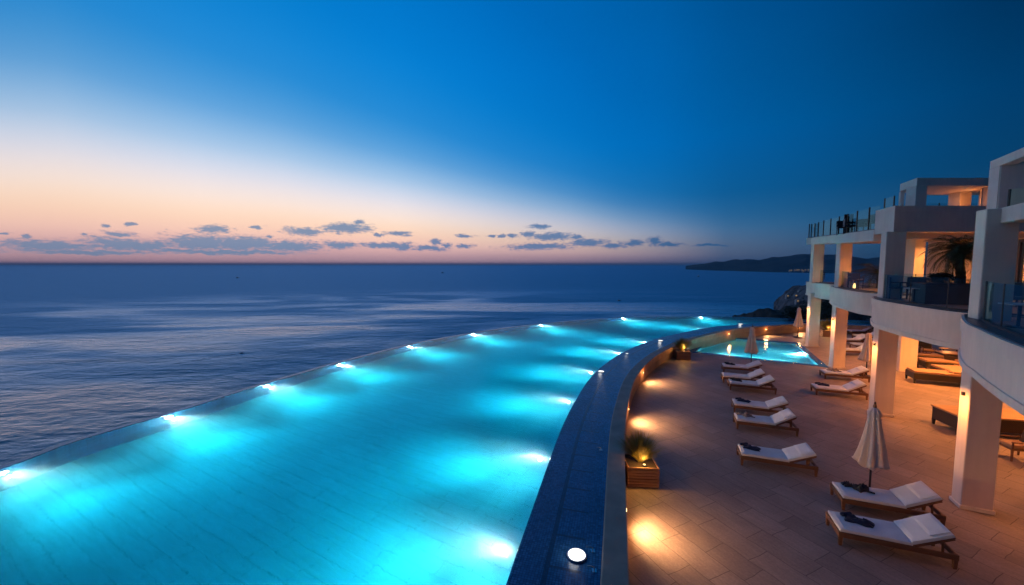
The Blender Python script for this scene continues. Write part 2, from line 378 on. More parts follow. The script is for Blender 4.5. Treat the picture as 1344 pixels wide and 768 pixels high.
M = dict(
 plaster=mat_plaster(), terrace=mat_terrace(),
 coping=simple('coping_stone', (.42, .29, .21), .6, .18, 2.0, .5, 45),
 wallstone=simple('wall_stone', (.36, .27, .21), .75, .15, 1.5, .4, 30),
 darkstone=simple('dark_coping', (.045, .047, .055), .35, .2, 2.0, .2, 40),
 groove=simple('render_groove', (.20, .18, .17), .9),
 mosaic=mat_mosaic('mosaic_blue', (.014, .08, .20), (.05, .19, .38), (.006, .02, .06), .055, .22, True),
 rimtile=mat_mosaic('rim_tile', (.02, .13, .34), (.03, .17, .42), (.01, .06, .16), .05, .18),
 poolfloor=mat_pool_floor(), outertile=mat_mosaic('outer_tile', (.12, .50, .80), (.14, .55, .85), (.10, .42, .7), .06, .3),
 poolwater=mat_pool_water('pool_water', (.16, .900, .957), 1.0, .02),
 plungewater=mat_pool_water('plunge_water', (.20, .90, .955), 1.0, .02),
 sea=mat_sea(), glass=mat_glass(), lampglass=emit('pool_lamp_lens', (1, .86, .64), 8),
 disclens=emit('disc_lens', (1, .96, .88), 2.4),
 warmlens=emit('warm_lens', (1, .62, .25), 14), shade=emit('lit_shade', (1, .62, .22), 3.2),
 steel=simple('brushed_steel', (.55, .56, .58), .3, .05, 8, .05, 90, metal=1.0),
 rail=simple('railing_metal', (.03, .035, .04), .4, .05, 8, .02, 50, metal=.6),
 teak=mat_wood('teak', (.105, .044, .02), (.20, .09, .04)),
 planterwood=mat_wood('planter_wood', (.24, .125, .075), (.36, .20, .12), sc=9),
 cushion=mat_fabric('cream_fabric', (.64, .66, .67)), canopy=mat_fabric('canopy_fabric', (.68, .58, .48)),
 navy=mat_fabric('navy_towel', (.012, .02, .05), 120), charcoal=mat_fabric('charcoal_cloth', (.02, .022, .03), 120),
 pattern=simple('patterned_towel', (.22, .19, .18), .9, .9, 22, .4, 80),
 tan=mat_fabric('tan_cushion', (.36, .22, .12)),
 wicker=mat_wicker('dark_wicker', (.05, .03, .02)),
 dark=simple('dark_metal', (.015, .016, .02), .45), darkplanter=simple('dark_planter', (.02, .025, .035), .5, .2),
 tabletop=mat_wood('table_wood', (.30, .17, .08), (.42, .26, .13)),
 grass=mat_leaf('spiky_grass', (.20, .17, .04), (.32, .26, .08)), palm=mat_leaf('palm_leaf', (.03, .045, .02), (.07, .09, .035)),
 bush=mat_leaf('bush_leaf', (.012, .022, .012), (.03, .045, .02)), palmtrunk=simple('palm_trunk', (.05, .035, .022), .9, .4, 20, .8, 40),
 soil=simple('soil', (.04, .025, .016), .95, .4, 20, .8, 60),
 land=mat_land('scrub_land', (.030, .032, .028), (.055, .05, .045), (.015, .02, .014), .08, 1.5),
 town=mat_land('town_land', (.05, .05, .05), (.16, .15, .15), (.03, .035, .03), .06, 3),
 hill=mat_land('hazy_hill_land', (.06, .10, .12), (.08, .12, .13), (.05, .08, .09), .003, 30),  # blue of the distant haze is put into this ground colour
 curtain=mat_fabric('curtain', (.55, .42, .30)), frame=mat_wood('door_frame', (.20, .09, .04), (.30, .14, .07), axis='Z'),
 whitewall=simple('white_wall', (.5, .46, .42), .8), window_lit=emit('lit_window', (1, .62, .28), .7),
 lavastone=simple('garden_stone', (.30, .20, .12), .9, .5, 9, 1.0, 20),
 boathull=simple('boat_hull', (.6, .6, .6), .4), cloudless=None)

# ------------------------------------------------------------------ world
W = bpy.data.worlds.new('World'); scn.world = W; W.use_nodes = True
def build_world():
    t = NT(W.node_tree)
    tc = t.n('ShaderNodeTexCoord')
    sp = t.n('ShaderNodeSeparateXYZ', {0: tc.outputs['Generated']})
    X, Y, Z = sp.outputs
    az = t.m('MULTIPLY', t.m('ARCTAN2', X, Y), 180/PI)        # 0 ahead, negative to the left
    el = t.m('MULTIPLY', t.m('ARCSINE', Z), 180/PI)
    # height of the afterglow for each bearing
    azn = t.m('DIVIDE', t.m('ADD', az, 180), 360, clamp=True)
    def R(a): return (a + 180) / 360
    gh = t.ramp(azn, [(0, .02), (R(-110), .06), (R(-75), .42), (R(-48), .56), (R(-30), .52), (R(-12), .43), (R(4), .33), (R(16), .25), (R(30), .19), (R(60), .12), (1, .08)])
    ghd = t.m('MULTIPLY', gh, 31)
    q = t.m('DIVIDE', t.m('MAXIMUM', el, 0), ghd)             # 1 = upper limit of the glow
    q3 = t.m('DIVIDE', q, 3.0, clamp=True)
    S = srgb
    glow = t.ramp(q3, [(0, S(172,140,156)), (.035, S(204,160,166)), (.068, S(246,198,184)), (.11, S(255,216,186)), (.155, S(252,230,216)),
                       (.21, S(222,222,234)), (.27, S(164,198,230)), (.35, S(84,158,216)), (.46, S(22,134,208)), (.66, S(0,124,208)), (1, S(0,110,196))], 'B_SPLINE')
    eln = t.m('DIVIDE', t.m('MAXIMUM', el, 0), 45, clamp=True)
    side = t.ramp(eln, [(0, S(34,78,120)), (.035, S(40,90,134)), (.10, S(42,104,154)), (.20, S(14,98,160)), (.35, S(0,104,180)), (.6, S(0,94,168)), (1, S(0,70,130))])
    sf = t.ramp(azn, [(R(-130), 1), (R(-90), .3), (R(-60), 0), (R(-16), 0), (R(8), .35), (R(28), .92), (R(44), 1)])
    sky = t.mix(sf, glow, side)
    # brightness falls away from the afterglow
    br = t.ramp(azn, [(0, .22), (R(-110), .5), (R(-58), .86), (R(-38), 1.0), (R(-5), 1.0), (R(20), .88), (R(36), .57), (R(50), .25), (R(70), .15), (R(120), .10), (1, .14)])
    hz = t.ramp(eln, [(0, 1), (.12, 1), (.5, 0)])
    br2 = t.m('ADD', br, t.m('MULTIPLY', hz, t.m('MULTIPLY', t.m('SUBTRACT', 1, br), .25)))
    sky = t.mix(1.0, sky, br2, 'MULTIPLY')
    zen = t.ramp(eln, [(0, 1), (.55, 1), (1, .8)])
    sky = t.mix(1.0, sky, zen, 'MULTIPLY')
    # small evening clouds low over the sea
    wn = t.n('ShaderNodeTexNoise', {'Vector': tc.outputs['Generated'], 'Scale': 26.0, 'Detail': 5.0, 'Roughness': .6})
    wv = t.n('ShaderNodeVectorMath', {0: wn.outputs['Color'], 1: (.5, .5, .5)}, operation='SUBTRACT')
    wx = t.n('ShaderNodeVectorMath', {0: wv.outputs[0], 1: (3.2, 1.1, 0)}, operation='MULTIPLY')
    pos = t.n('ShaderNodeCombineXYZ', {0: az, 1: el, 2: 0.0})
    pw = t.n('ShaderNodeVectorMath', {0: pos.outputs[0], 1: wx.outputs[0]}, operation='ADD').outputs[0]
    blobs = [(60,323,80,8),(175,322,80,9),(262,319,52,11),(318,321,64,10),(378,323,50,8),(120,331,120,4),(300,331,110,4),(-60,324,80,8),
             (161,307.5,17,4),(281,302,24,5.5),(36,311.5,10,3),(6,306,9,2),(117,309,8,2),(170,295,8,2),(144,297,6,2.5),
             (400,304,23,5.5),(456,300,32,6),(469,292.5,7,3.5),(498,308,8,2),(522,307,14,3.2),(447,321,23,5),(506,322,37,4),(530,323,11,5.5),
             (572,318,7.5,4),(586,321.5,6,3),(562,326,26,4),(612,310,13,2),(611,323,12,2.8),(644,310,7,2),(658,309.5,5,2),(673,310,8,3),
             (709,297.5,14,2.8),(694,308,8,4),(724,310.6,28,5),(709,324,44,4.5),(758,311.8,9,3),(773,319,24,5),(807,323,16,3),(831,319,13,4),
             (859,317,10,5),(877,321,20,3),(932,321.7,24,1.6),(350,311,7,2),(230,329,60,2.5),(335,298,7,2.5)]
    d = None
    def azel(px, py):
        r = ray(px, py); return math.degrees(math.atan2(r.x, r.y)), math.degrees(math.atan2(r.z, math.hypot(r.x, r.y)))
    for (cx, cy, hw, hh) in blobs:
        a, e = azel(cx, cy); a0, _ = azel(cx-hw, cy); a1, _ = azel(cx+hw, cy); _, e0 = azel(cx, cy+hh); _, e1 = azel(cx, cy-hh)
        sx = 2/(a1-a0)*.92; sy = 2/(e1-e0)*.92
        v = t.n('ShaderNodeVectorMath', {0: pw, 1: (sx, sy, 0), 2: (-a*sx, -e*sy, 0)}, operation='MULTIPLY_ADD')
        l = t.n('ShaderNodeVectorMath', {0: v.outputs[0]}, operation='LENGTH').outputs['Value']
        d = l if d is None else t.m('MINIMUM', d, l)
    nz = t.n('ShaderNodeTexNoise', {'Vector': t.n('ShaderNodeVectorMath', {0: pos.outputs[0], 1: (.55, 1.6, 1)}, operation='MULTIPLY').outputs[0], 'Scale': 2.6, 'Detail': 9.0, 'Roughness': .66})
    dd = t.m('ADD', d, t.m('MULTIPLY', t.m('SUBTRACT', nz.outputs[0], .5), 2.2))
    cl = t.m('SUBTRACT', 1.0, t.smooth(dd, .45, 1.42))
    # cloud body: cool grey blue, dimmer where the sky is dimmer, warm lower edge towards the afterglow
    body = t.ramp(azn, [(R(-80), S(118,132,160)), (R(-30), S(100,136,172)), (R(-10), S(70,118,166)), (R(10), S(60,108,158)), (R(24), S(30,86,134)), (R(60), S(14,50,90))])
    pink = t.smooth(t.m('ADD', dd, t.m('MULTIPLY', el, -.12)), .15, .95)
    cc = t.mix(t.m('MULTIPLY', pink, t.m('MULTIPLY', t.m('SUBTRACT', 1, sf), .55)), body, S(236,170,160))
    sky = t.mix(t.m('MULTIPLY', cl, .86), sky, cc)
    bg = t.n('ShaderNodeBackground', {'Color': sky, 'Strength': 1.06})
    t.n('ShaderNodeOutputWorld', {'Surface': bg.outputs[0]})
build_world()
W.cycles.sampling_method = 'MANUAL'; W.cycles.sample_map_resolution = 512

# last light of the sun just gone below the horizon: faint, broad and warm, from the left
sd = bpy.data.lights.new('sun', 'SUN'); sd.energy = .10; sd.angle = math.radians(95); sd.color = (1, .78, .66)
so = bpy.data.objects.new('sun', sd); C.objects.link(so)
so.rotation_euler = Vector((.80, -.58, -.30)).to_track_quat('-Z', 'Y').to_euler()

# ------------------------------------------------------------------ curves of the pool
def catmull(P, n=8):
    out = []
    for i in range(len(P)-1):
        p0 = P[max(i-1, 0)]; p1 = P[i]; p2 = P[i+1]; p3 = P[min(i+2, len(P)-1)]
        for k in range(n):
            t = k/n
            out.append(tuple(.5*((2*p1[j]) + (-p0[j]+p2[j])*t + (2*p0[j]-5*p1[j]+4*p2[j]-p3[j])*t*t + (-p0[j]+3*p1[j]-3*p2[j]+p3[j])*t**3) for j in range(2)))
    out.append(tuple(P[-1])); return out
def offset(P, d):
    out = []
    for i in range(len(P)):
        a = Vector(P[max(i-1, 0)]); b = Vector(P[min(i+1, len(P)-1)])
        v = (b-a).normalized(); out.append((P[i][0] + v.y*d, P[i][1] - v.x*d))
    return out
def at2(px, py, z): v = at(px, py, z); return (v.x, v.y)
ZB, ZW, ZC, ZF = .70, .66, .76, -1.0       # mosaic ledge, water, coping, pool floor
inner = [(-1.75, -8), (-1.55, -3), (-1.2, 1), (-.75, 4.0)]
inner += [at2(x, y, ZB) for x, y in ((664,768),(690,693),(736,565),(757,523),(775,496),(794,478),(819,462),(848,449.5),(870,442.5),(900,436),(917,432.2),(945,428.2),(978,425.2))]
inner += [(27, 38.5), (31, 37.9), (35.5, 35.5)]
outer = [(-15.2, -8), (-15.3, -2), (-15.2, 4)]
outer += [at2(x, y, ZW) for x, y in ((0,617),(100,580),(240,538.5),(320,513),(400,489.5),(444,477),(553,450),(647,433.8),(700,427),(750,422),(800,418.4),(854,416.3),(932,416.0),(1000,417.3),(1042,419))]
outer += [(34, 39.6), (38.2, 37.2)]
IN = catmull(inner, 6); OU = catmull(outer, 6)
BO = offset(IN, 1.6)      # mosaic ledge outer side = inner side of the coping
CO = offset(IN, 2.06)     # outer side of the coping
RO = offset(OU, -.32)     # outer side of the infinity rim

def row(P, z): return [(p[0], p[1], z) for p in P]

# ---- the setting
pool = thing('swimming_pool', 'long curved infinity pool glowing turquoise above the sea', 'swimming pool')
# ground under everything
TERR = CO[:] + [(40.5, 33.0), (52, 26), (52, -10), (CO[0][0], -10)]
PL = [at(939.5, 442, 0), at(1043.7, 450.4, 0), at(1076.6, 480, 0), at(911, 462, 0)]
PLc = sum(PL, Vector()) / 4
def fill_with_hole(name, outer_pts, holes, z, mat, **k):
    bm = bmesh.new(); es = []
    for lp in [outer_pts] + holes:
        vs = [bm.verts.new((p[0], p[1], z)) for p in lp]
        for i in range(len(vs)): es.append(bm.edges.new((vs[i], vs[(i+1) % len(vs)])))
    bmesh.ops.triangle_fill(bm, edges=es, use_beauty=True, use_dissolve=False)
    for f in bm.faces:
        if f.normal.z < 0: f.normal_flip()
    me = bpy.data.meshes.new(name); bm.to_mesh(me); bm.free(); me.materials.append(mat)
    o = bpy.data.objects.new(name, me); C.objects.link(o); return o
TIN = offset(CO, -.2)
terr = fill_with_hole('terrace_paving', TIN + [(40.5, 33.0), (60, 28), (60, -12), (TIN[0][0], -12)], [[tuple(p.xy) for p in PL]], 0.0, M['terrace'])
tag(terr, kind='structure')

# pool parts
b = MB(); b.bm.faces.new([b.bm.verts.new(p) for p in row(OU, ZF) + row(IN, ZF)[::-1]])
f = b.build('floor', M['poolfloor'], pool, normals=False)
for p in f.data.polygons:
    if p.normal.z < 0: p.flip()
b = MB(); b.strip(row(OU, ZF-.2), row(OU, ZW-.004)); b.build('side_wall', M['outertile'], pool)
b = MB(); b.strip(row(IN, ZF-.2), row(IN, ZB))
b.strip([(OU[0][0],OU[0][1],ZF),(IN[0][0],IN[0][1],ZF)], [(OU[0][0],OU[0][1],ZB),(IN[0][0],IN[0][1],ZB)])
b.strip([(OU[-1][0],OU[-1][1],ZF),(IN[-1][0],IN[-1][1],ZF)], [(OU[-1][0],OU[-1][1],ZB),(IN[-1][0],IN[-1][1],ZB)])
b.build('side_wall', M['poolfloor'], pool)
# mosaic ledge with UV along the curve
def uv_strip(name, A, B, z0, z1, mat, parent, skirt=0):
    bm = bmesh.new(); uvl = bm.loops.layers.uv.new('UVMap')
    rows = [A, B]; va = [bm.verts.new((p[0], p[1], z0)) for p in A]; vb = [bm.verts.new((p[0], p[1], z1)) for p in B]
    s = 0
    for i in range(len(A)-1):
        L = (Vector(A[i+1]) - Vector(A[i])).length
        f = bm.faces.new((va[i], va[i+1], vb[i+1], vb[i])); w = (Vector(A[i])-Vector(B[i])).length
        for lp, uv in zip(f.loops, ((s, 0), (s+L, 0), (s+L, w), (s, w))): lp[uvl].uv = uv
        if f.normal.z < 0: pass
        s += L
    bmesh.ops.recalc_face_normals(bm, faces=bm.faces)
    me = bpy.data.meshes.new(name); bm.to_mesh(me); bm.free(); me.materials.append(mat)
    for p in me.polygons:
        pass
    o = bpy.data.objects.new(name, me); C.objects.link(o); o.parent = parent; return o
led = uv_strip('mosaic_ledge', IN, BO, ZB, ZB-.02, M['mosaic'], pool)
b = MB(); b.sweep([row(BO, ZB-.3), row(BO, ZC), row(offset(IN, 1.63), ZC+.012), row(offset(IN, 2.08), ZC+.012), row(offset(IN, 2.08), ZC-.07), row(CO, ZC-.075), row(CO, ZB-.3)])
b.build('coping', M['coping'], pool)
b = MB(); b.sweep([row(offset(IN, 1.9), -.6), row(offset(IN, 1.9), ZB-.29), row(offset(IN, 2.055), ZB-.29), row(offset(IN, 2.055), -.6)])
b.build('parapet_wall', M['wallstone'], pool)
b = MB(); b.sweep([row(OU, ZW-.03), row(offset(OU, -.03), ZW+.012), row(offset(OU, -.29), ZW+.010), row(RO, ZW-.03), row(RO, -4.5), row(OU, -4.5)])
b.build('infinity_rim', M['rimtile'], pool)

# water: a closed body, a touch larger than the basin
wo = offset(OU, -.02); wi = offset(IN, .02)
b = MB(); b.prism([wo[0]] + wo[1:] + wi[::-1], ZF-.03, ZW)
w = b.build('pool_water', M['poolwater']); tag(w, kind='structure')

# underwater lamps
CYW = (1.0, .93, .88); PK = 15.5
def near_idx(P, p): return min(range(len(P)), key=lambda i: (P[i][0]-p[0])**2 + (P[i][1]-p[1])**2)
def norm_at(P, i, sgn):
    a = Vector(P[max(i-1, 0)]); c = Vector(P[min(i+1, len(P)-1)]); v = (c-a).normalized()
    return Vector((v.y, -v.x)) * sgn
OUTER_TILE = True
def pool_light(p, nrm, power, z=ZW-.30, cone=150):
    q = thing('x', None, None)
    bpy.data.objects.remove(q)
    base = Vector((p[0], p[1], z)); n3 = Vector((nrm.x, nrm.y, 0)); rot = n3.to_track_quat('Z', 'Y')
    b = MB(); b.lathe([(.17, 0), (.17, .03), (.15, .04), (.15, .02), (.14, .02)], 20)
    ring = b.build('underwater_light', M['steel'], pool); ring.location = base; ring.rotation_mode = 'QUATERNION'; ring.rotation_quaternion = rot
    b = MB(); b.lathe([(.145, .026), (.145, .034), (.07, .06)], 18)
    b.build('lens', M['lampglass'], ring)
    lamp('SPOT', base + n3*.07, power*PK*.19, CYW, aim=base + n3*6.0 + Vector((0, 0, -.10)), size=.04, spot=160, blend=1.0, name='pool_lamp')
    lamp('SPOT', base + n3*.08, power*PK*1.1, CYW, aim=base + n3*6.5 + Vector((0, 0, -.35)), size=.04, spot=76, blend=1.0, name='pool_beam')
    lamp('POINT', base + n3*.34 + Vector((0,0,-.14)), power*PK*.022, CYW, size=.03, name='pool_lamp')
outs = [((50,613),.8),((232,553),1),((375,507),1),((475,479),1),((558,455.5),1),((631,439),1),((715,428),1),((821,419),1),((930,418),.8)]
for (px, py), k in outs:
    p = at(px, py, ZW); i = near_idx(OU, p); pool_light(OU[i], norm_at(OU, i, 1), 170*k)
i = near_idx(OU, (-15.2, 4)); pool_light(OU[i], norm_at(OU, i, 1), 120)
ins = [((684,707),1),((720,587),1),((752,523),1),((785,487),1),((818,462),1),((850,447.5),.9),((925,430.5),.8)]
for (px, py), k in ins:
    p = at(px, py, ZB); i = near_idx(IN, p); pool_light(IN[i], norm_at(IN, i, -1), 170*k)
i = near_idx(IN, (-.75, 4.0)); pool_light(IN[i], norm_at(IN, i, -1), 90)

# round lamps set in the mosaic ledge
disc_spots = [((757,728),.19),((789,487.5),.16),((823,464),.09),((867,447),.18),((972,425.3),.20),((803,640),0)]
for (px, py), r in disc_spots:
    if r == 0: continue
    p = at(px, py, ZB+.02); q = Vector((p.x, p.y, ZB-.012))
    b = MB(); b.lathe([(r, 0), (r, .03), (r*.96, .038), (r*.88, .038), (r*.88, .02)], 32)
    ring = b.build('ledge_light', M['steel'], pool, loc=q)
    b = MB(); b.lathe([(r*.87, .015), (r*.87, .033), (r*.5, .040)], 28); b.build('lens', M['disclens'], ring)
    lens_arm = MB(); lens_arm.tube([(-r*.55, r*.1, .043), (0, 0, .046), (r*.15, r*.35, .043)], r*.03, 5); lens_arm.tube([(0, 0, .046), (r*.4, -r*.3, .043)], r*.03, 5)
    lens_arm.build('clip', M['dark'], ring)
    lamp('POINT', q + Vector((-.05, 0, .16)), 1.6*(r/.19)**2, (1, .95, .86), size=.10, name='ledge_lamp')
# small steel brackets by the coping
for (px, py) in ((790,590),(780,722),(782,748)):
    p = at(px, py, ZB); 
    b = MB(); b.tube([(0,0,0),(0,0,.06),(-.05,.0,.09),(-.13,0,.09)], .012, 8); b.box(-.04,.04,-.05,.05,0,.012)
    b.build('bracket', M['steel'], pool, loc=(p.x-.03, p.y, ZB-.02), smooth=False)

# warm step lights low in the parapet wall
WARM = (1.0, .33, .075)
def wall_light(px, py, power, dist=.0):
    p = at(px, py, 0); i = near_idx(CO, p); n = norm_at(CO, i, 1); c = Vector((CO[i][0], CO[i][1], .50))
    rot = Vector((n.x, n.y, 0)).to_track_quat('Z', 'Y')
    b = MB(); b.lathe([(.05, -.01), (.05, .03), (.035, .035)], 14)
    o = b.build('wall_light', M['dark'], pool); o.location = c; o.rotation_mode = 'QUATERNION'; o.rotation_quaternion = rot
    b = MB(); b.lathe([(.034, .03), (.034, .04)], 12); b.build('lens', M['warmlens'], o)
    n3 = Vector((n.x, n.y, 0))
    lamp('SPOT', c + n3*.10, power, (1, .50, .20), aim=c + n3*1.0 + Vector((0,0,-.34)), size=.12, spot=146, blend=1.0, name='wall_or_added_lamp')
    lamp('POINT', c + n3*.16 + Vector((0,0,.02)), power*.03, WARM, size=.05, name='wall_or_added_lamp')
for px, py, pw in ((821,690,62),(825,550,62),(842,500,52),(935,443,26),(990,437,22),(1040,435.5,26)):
    wall_light(px, py, pw*7.0)

# ---- plunge pool
plunge = thing('plunge_pool', 'small rectangular turquoise plunge pool sunk in the terrace', 'swimming pool', tuple(PLc))
PLl = [(p - PLc) for p in PL]
b = MB(); d0 = -.8
b.bm.faces.new([b.bm.verts.new((p.x, p.y, d0)) for p in PLl]); b.build('floor', M['poolfloor'], plunge)
b = MB(); r1 = PLl + [PLl[0]]; b.strip([(p.x,p.y,d0-.1) for p in r1], [(p.x,p.y,-.0) for p in r1]); b.build('side_wall', M['poolfloor'], plunge)
def grow(ps, d):
    out = []
    for i, p in enumerate(ps):
        a = (ps[i-1]-p).normalized(); c = (ps[(i+1)%len(ps)]-p).normalized()
        s = math.sin(a.angle(c)); out.append(p - (a+c)*(d/s))
    return out
g1 = grow(PLl, -.02); g2 = grow(PLl, .34)
b = MB()
for i in range(4):
    a, c, d, e = g1[i], g1[(i+1)%4], g2[(i+1)%4], g2[i]
    b.prism([a.xy, c.xy, d.xy, e.xy], -.05, .022)
b.build('coping', M['rimtile'], plunge)
g = grow(PLl, .02)
b = MB(); b.prism([p.xy for p in g], d0-.03, -.075); w = b.build('plunge_pool_water', M['plungewater'], loc=tuple(PLc)); tag(w, kind='structure')
for k, (s, e, fr, pw) in enumerate(((3,2,.30,120),(3,2,.72,120),(1,2,.45,110),(0,3,.5,60))):
    p = PLl[s].lerp(PLl[e], fr) + PLc; n = (PLc - p); n.z = 0; n.normalize()
    base = Vector((p.x, p.y, -.38)); rot = n.to_track_quat('Z', 'Y')
    b = MB(); b.lathe([(.11, 0), (.11, .03), (.09, .04), (.09, .02)], 18)
    o = b.build('underwater_light', M['steel'], plunge); o.location = base - PLc; o.rotation_mode = 'QUATERNION'; o.rotation_quaternion = rot
    b = MB(); b.lathe([(.10, .025), (.10, .034), (.05, .045)], 16); b.build('lens', M['lampglass'], o)
    lamp('SPOT', base + n*.12, pw*4.5, CYW, aim=base + n*3 + Vector((0,0,-.5)), size=.08, spot=130, blend=1, name='plunge_lamp')
    lamp('POINT', base + n*.3, pw*.9, CYW, size=.1, name='plunge_lamp')

# ------------------------------------------------------------------ hotel building
hotel = thing('hotel_building', 'cream stepped hotel with curved balconies on square columns', 'building')
A_, B_, C_, D_ = (11.60, 9.83), (15.12, 16.18), (19.5, 23.7), (22.7, 30.0)
cols = [('A', A_, 25, .60, .42), ('B', B_, 17, .68, .38), ('C', C_, 12, .64, .44), ('D', D_, 10, .72, .42)]
cols.append(('Z', (7.55, 3.35), 30, .75, .5))
Z1, Z2 = 3.82, 4.90
# ground columns: origin = the corner nearest the camera (front left); wide face runs +x local, narrow face +y local
def column(p, deg, w, d, z0, z1, grow=0):
    Mx = Matrix.Translation((p[0], p[1], 0)) @ Matrix.Rotation(math.radians(-deg), 4, 'Z')
    b = MB(); b.box(-grow, w, -grow, d, z0, z1, Mx)
    return b.build('column', M['plaster'], hotel, bevel=.015), Mx
colM = {}
for n, p, dg, w_, d_ in cols:
    _, colM[n] = column(p, dg, w_, d_, 0, Z1+.3)
    b = MB(); b.box(-.03, w_+.03, -.03, d_+.03, 0, .10, colM[n]); b.build('plinth', M['plaster'], hotel, bevel=.01)

def vec2(v): return (v[0], v[1])
# balconies
bays = [
 dict(front=[at2(1058.5,369.5,Z2), at2(1074,371.9,Z2), at2(1092,373.4,Z2), (22.3,26.2), (21.9,24.6)], dz=0, inn=[(26.5, 20.5), (29.0, 29.0)]),
 dict(front=[at2(1090.5,375.3,Z2), at2(1097,378,Z2), at2(1125,383,Z2), at2(1147,385.3,Z2), (17.3,17.4), (16.9,15.5)], dz=.004, inn=[(23.2, 13.8), (26.7, 22.5)]),
 dict(front=[at2(1145.5,389.5,Z2), at2(1150,393.5,Z2), at2(1175,398.2,Z2), at2(1204,402.8,Z2), at2(1240,408,Z2), at2(1268,411,Z2), (13.2,10.0), (12.8,8.8)], dz=.008, inn=[(19.6, 6.5), (23.4, 15.5)]),
 dict(front=[at2(1264,413.5,Z2), at2(1265.5,420,Z2), at2(1273,426.5,Z2), at2(1286,432,Z2), at2(1305,441,Z2), at2(1344,456.5,Z2), (7.55,5.0), (7.0,3.2), (6.8,1.2)], dz=.012, inn=[(15.5, -1.5), (19.8, 8.0)]),
]
def off_front(P, d): return offset(P, d)
railm = M['rail']
for bi, B in enumerate(bays):
    fr = catmull(B['front'], 5); dz = B['dz']; z0, z1 = Z1 + dz, Z2 + dz
    poly = fr + [B['inn'][0], B['inn'][1]]
    # main slab: shrink nothing; upper lip band stands slightly proud
    b = MB(); b.prism(poly, z0, z1-.05); slab = b.build('balcony', M['plaster'], hotel)
    fo = offset(fr, .0)
    # direction outward = right-hand side negative; test
    test = offset(fr, .1); outw = 1 if (Vector(test[3]) - Vector(B['inn'][0])).length > (Vector(fr[3]) - Vector(B['inn'][0])).length else -1
    o1 = offset(fr, outw*.035); i1 = offset(fr, -outw*.42)
    b = MB(); b.sweep([row(o1, z1-.30), row(o1, z1-.002), row(offset(fr, -outw*.05), z1-.002), row(offset(fr, -outw*.05), z1-.30)])
    b.build('fascia_lip', M['plaster'], slab)
    b = MB(); b.sweep([row(o1, z0-.012), row(o1, z0+.14), row(offset(fr, -outw*.05), z0+.14), row(offset(fr, -outw*.05), z0-.012)])
    b.build('fascia_lip', M['plaster'], slab)
    b = MB(); b.sweep([row(offset(fr, -outw*.02), z1-.045), row(offset(fr, -outw*.02), z1+.025), row(i1, z1+.025), row(i1, z1-.045)])
    b.build('ledge', M['darkstone'], slab)
    # floor tiles of the balcony
    b = MB(); b.prism(offset(fr, -outw*.43) + [B['inn'][0], B['inn'][1]], z1-.045, z1+.004)
    b.build('floor', M['terrace'], slab)
    # curved glass railing
    g = offset(fr, -outw*.30); g2 = offset(fr, -outw*.312)
    lo, hi = z1 + .03, z1 + .98
    rail = MB(); rail.sweep([row(offset(fr, -outw*.275), z1+.02), row(offset(fr, -outw*.275), z1+.07), row(offset(fr, -outw*.335), z1+.07), row(offset(fr, -outw*.335), z1+.02)])
    ro = rail.build('glass_railing', railm, hotel)
    L = [0]
    for i in range(1, len(g)): L.append(L[-1] + (Vector(g[i])-Vector(g[i-1])).length)
    def pt(P, s):
        for i in range(1, len(P)):
            if s <= L[i] or i == len(P)-1:
                k = (s - L[i-1])/(L[i]-L[i-1]); return (P[i-1][0]+(P[i][0]-P[i-1][0])*k, P[i-1][1]+(P[i][1]-P[i-1][1])*k)
    npan = max(2, int(round(L[-1]/1.7)))
    for k in range(npan):
        s0 = .06 + (L[-1]-.1)*k/npan + .02; s1 = .06 + (L[-1]-.1)*(k+1)/npan - .02
        ss = [s0 + (s1-s0)*j/5 for j in range(6)]
        b = MB(); A1 = [pt(g, s) for s in ss]; A2 = [pt(g2, s) for s in ss]
        b.sweep([row(A1, lo), row(A1, hi), row(A2, hi), row(A2, lo)]); b.build('glass_panel', M['glass'], ro)
        if k:
            q = pt(g, s0-.02); b = MB(); b.box(q[0]-.006, q[0]+.006, q[1]-.012, q[1]+.012, z1+.06, hi+.003); b.build('post', railm, ro)

# upper columns
ZU = {'A': 7.65, 'B': 7.62, 'C': 7.62, 'D': 7.85}
for n, p, dg, w_, d_ in cols:
    if n == 'Z': continue
    ins_ = {'A': .03, 'B': .05, 'C': .04, 'D': .04}[n]
    Mx = colM[n]
    b = MB(); b.box(ins_, w_+ins_*.6, .0, d_, Z2-.02, ZU[n], Mx); b.build('column', M['plaster'], hotel, bevel=.015)

# roof over the two far bays: a beam and slab that rises a little towards the far end
def zroof(x, y):                      # top of roof by distance along the facade
    return 7.78 + (y - 16.5) * .038
Rf = [(23.0, 31.1), (22.95, 30.5), (21.2, 27.4), (19.55, 24.1), (17.6, 20.6), (16.0, 17.6)]
b = MB(); b.prism(Rf + [(24.5, 17.65), (29.5, 29.0)], lambda x, y: zroof(x, y)-.22, lambda x, y: zroof(x, y)-.03); b.build('roof', M['plaster'], hotel)
b = MB()
e = offset(Rf, .0); test = offset(Rf, .1); sg = 1 if test[2][0] < Rf[2][0] else -1
fo = offset(Rf, sg*.05); fi = offset(Rf, -sg*.45)
b.sweep([[(p[0],p[1],zroof(*p)-.50) for p in fo], [(p[0],p[1],zroof(*p)) for p in fo], [(p[0],p[1],zroof(*p)) for p in fi], [(p[0],p[1],zroof(*p)-.50) for p in fi]])
b.build('roof_beam', M['plaster'], hotel, bevel=.01)
# cross beams at the columns
for n in ('C', 'D'):
    b = MB(); z = zroof(0, colM[n].translation.y); b.box(.1, 5.2, .1, .42, z-.46, z-.2, colM[n]); b.build('cross_beam', M['plaster'], hotel)
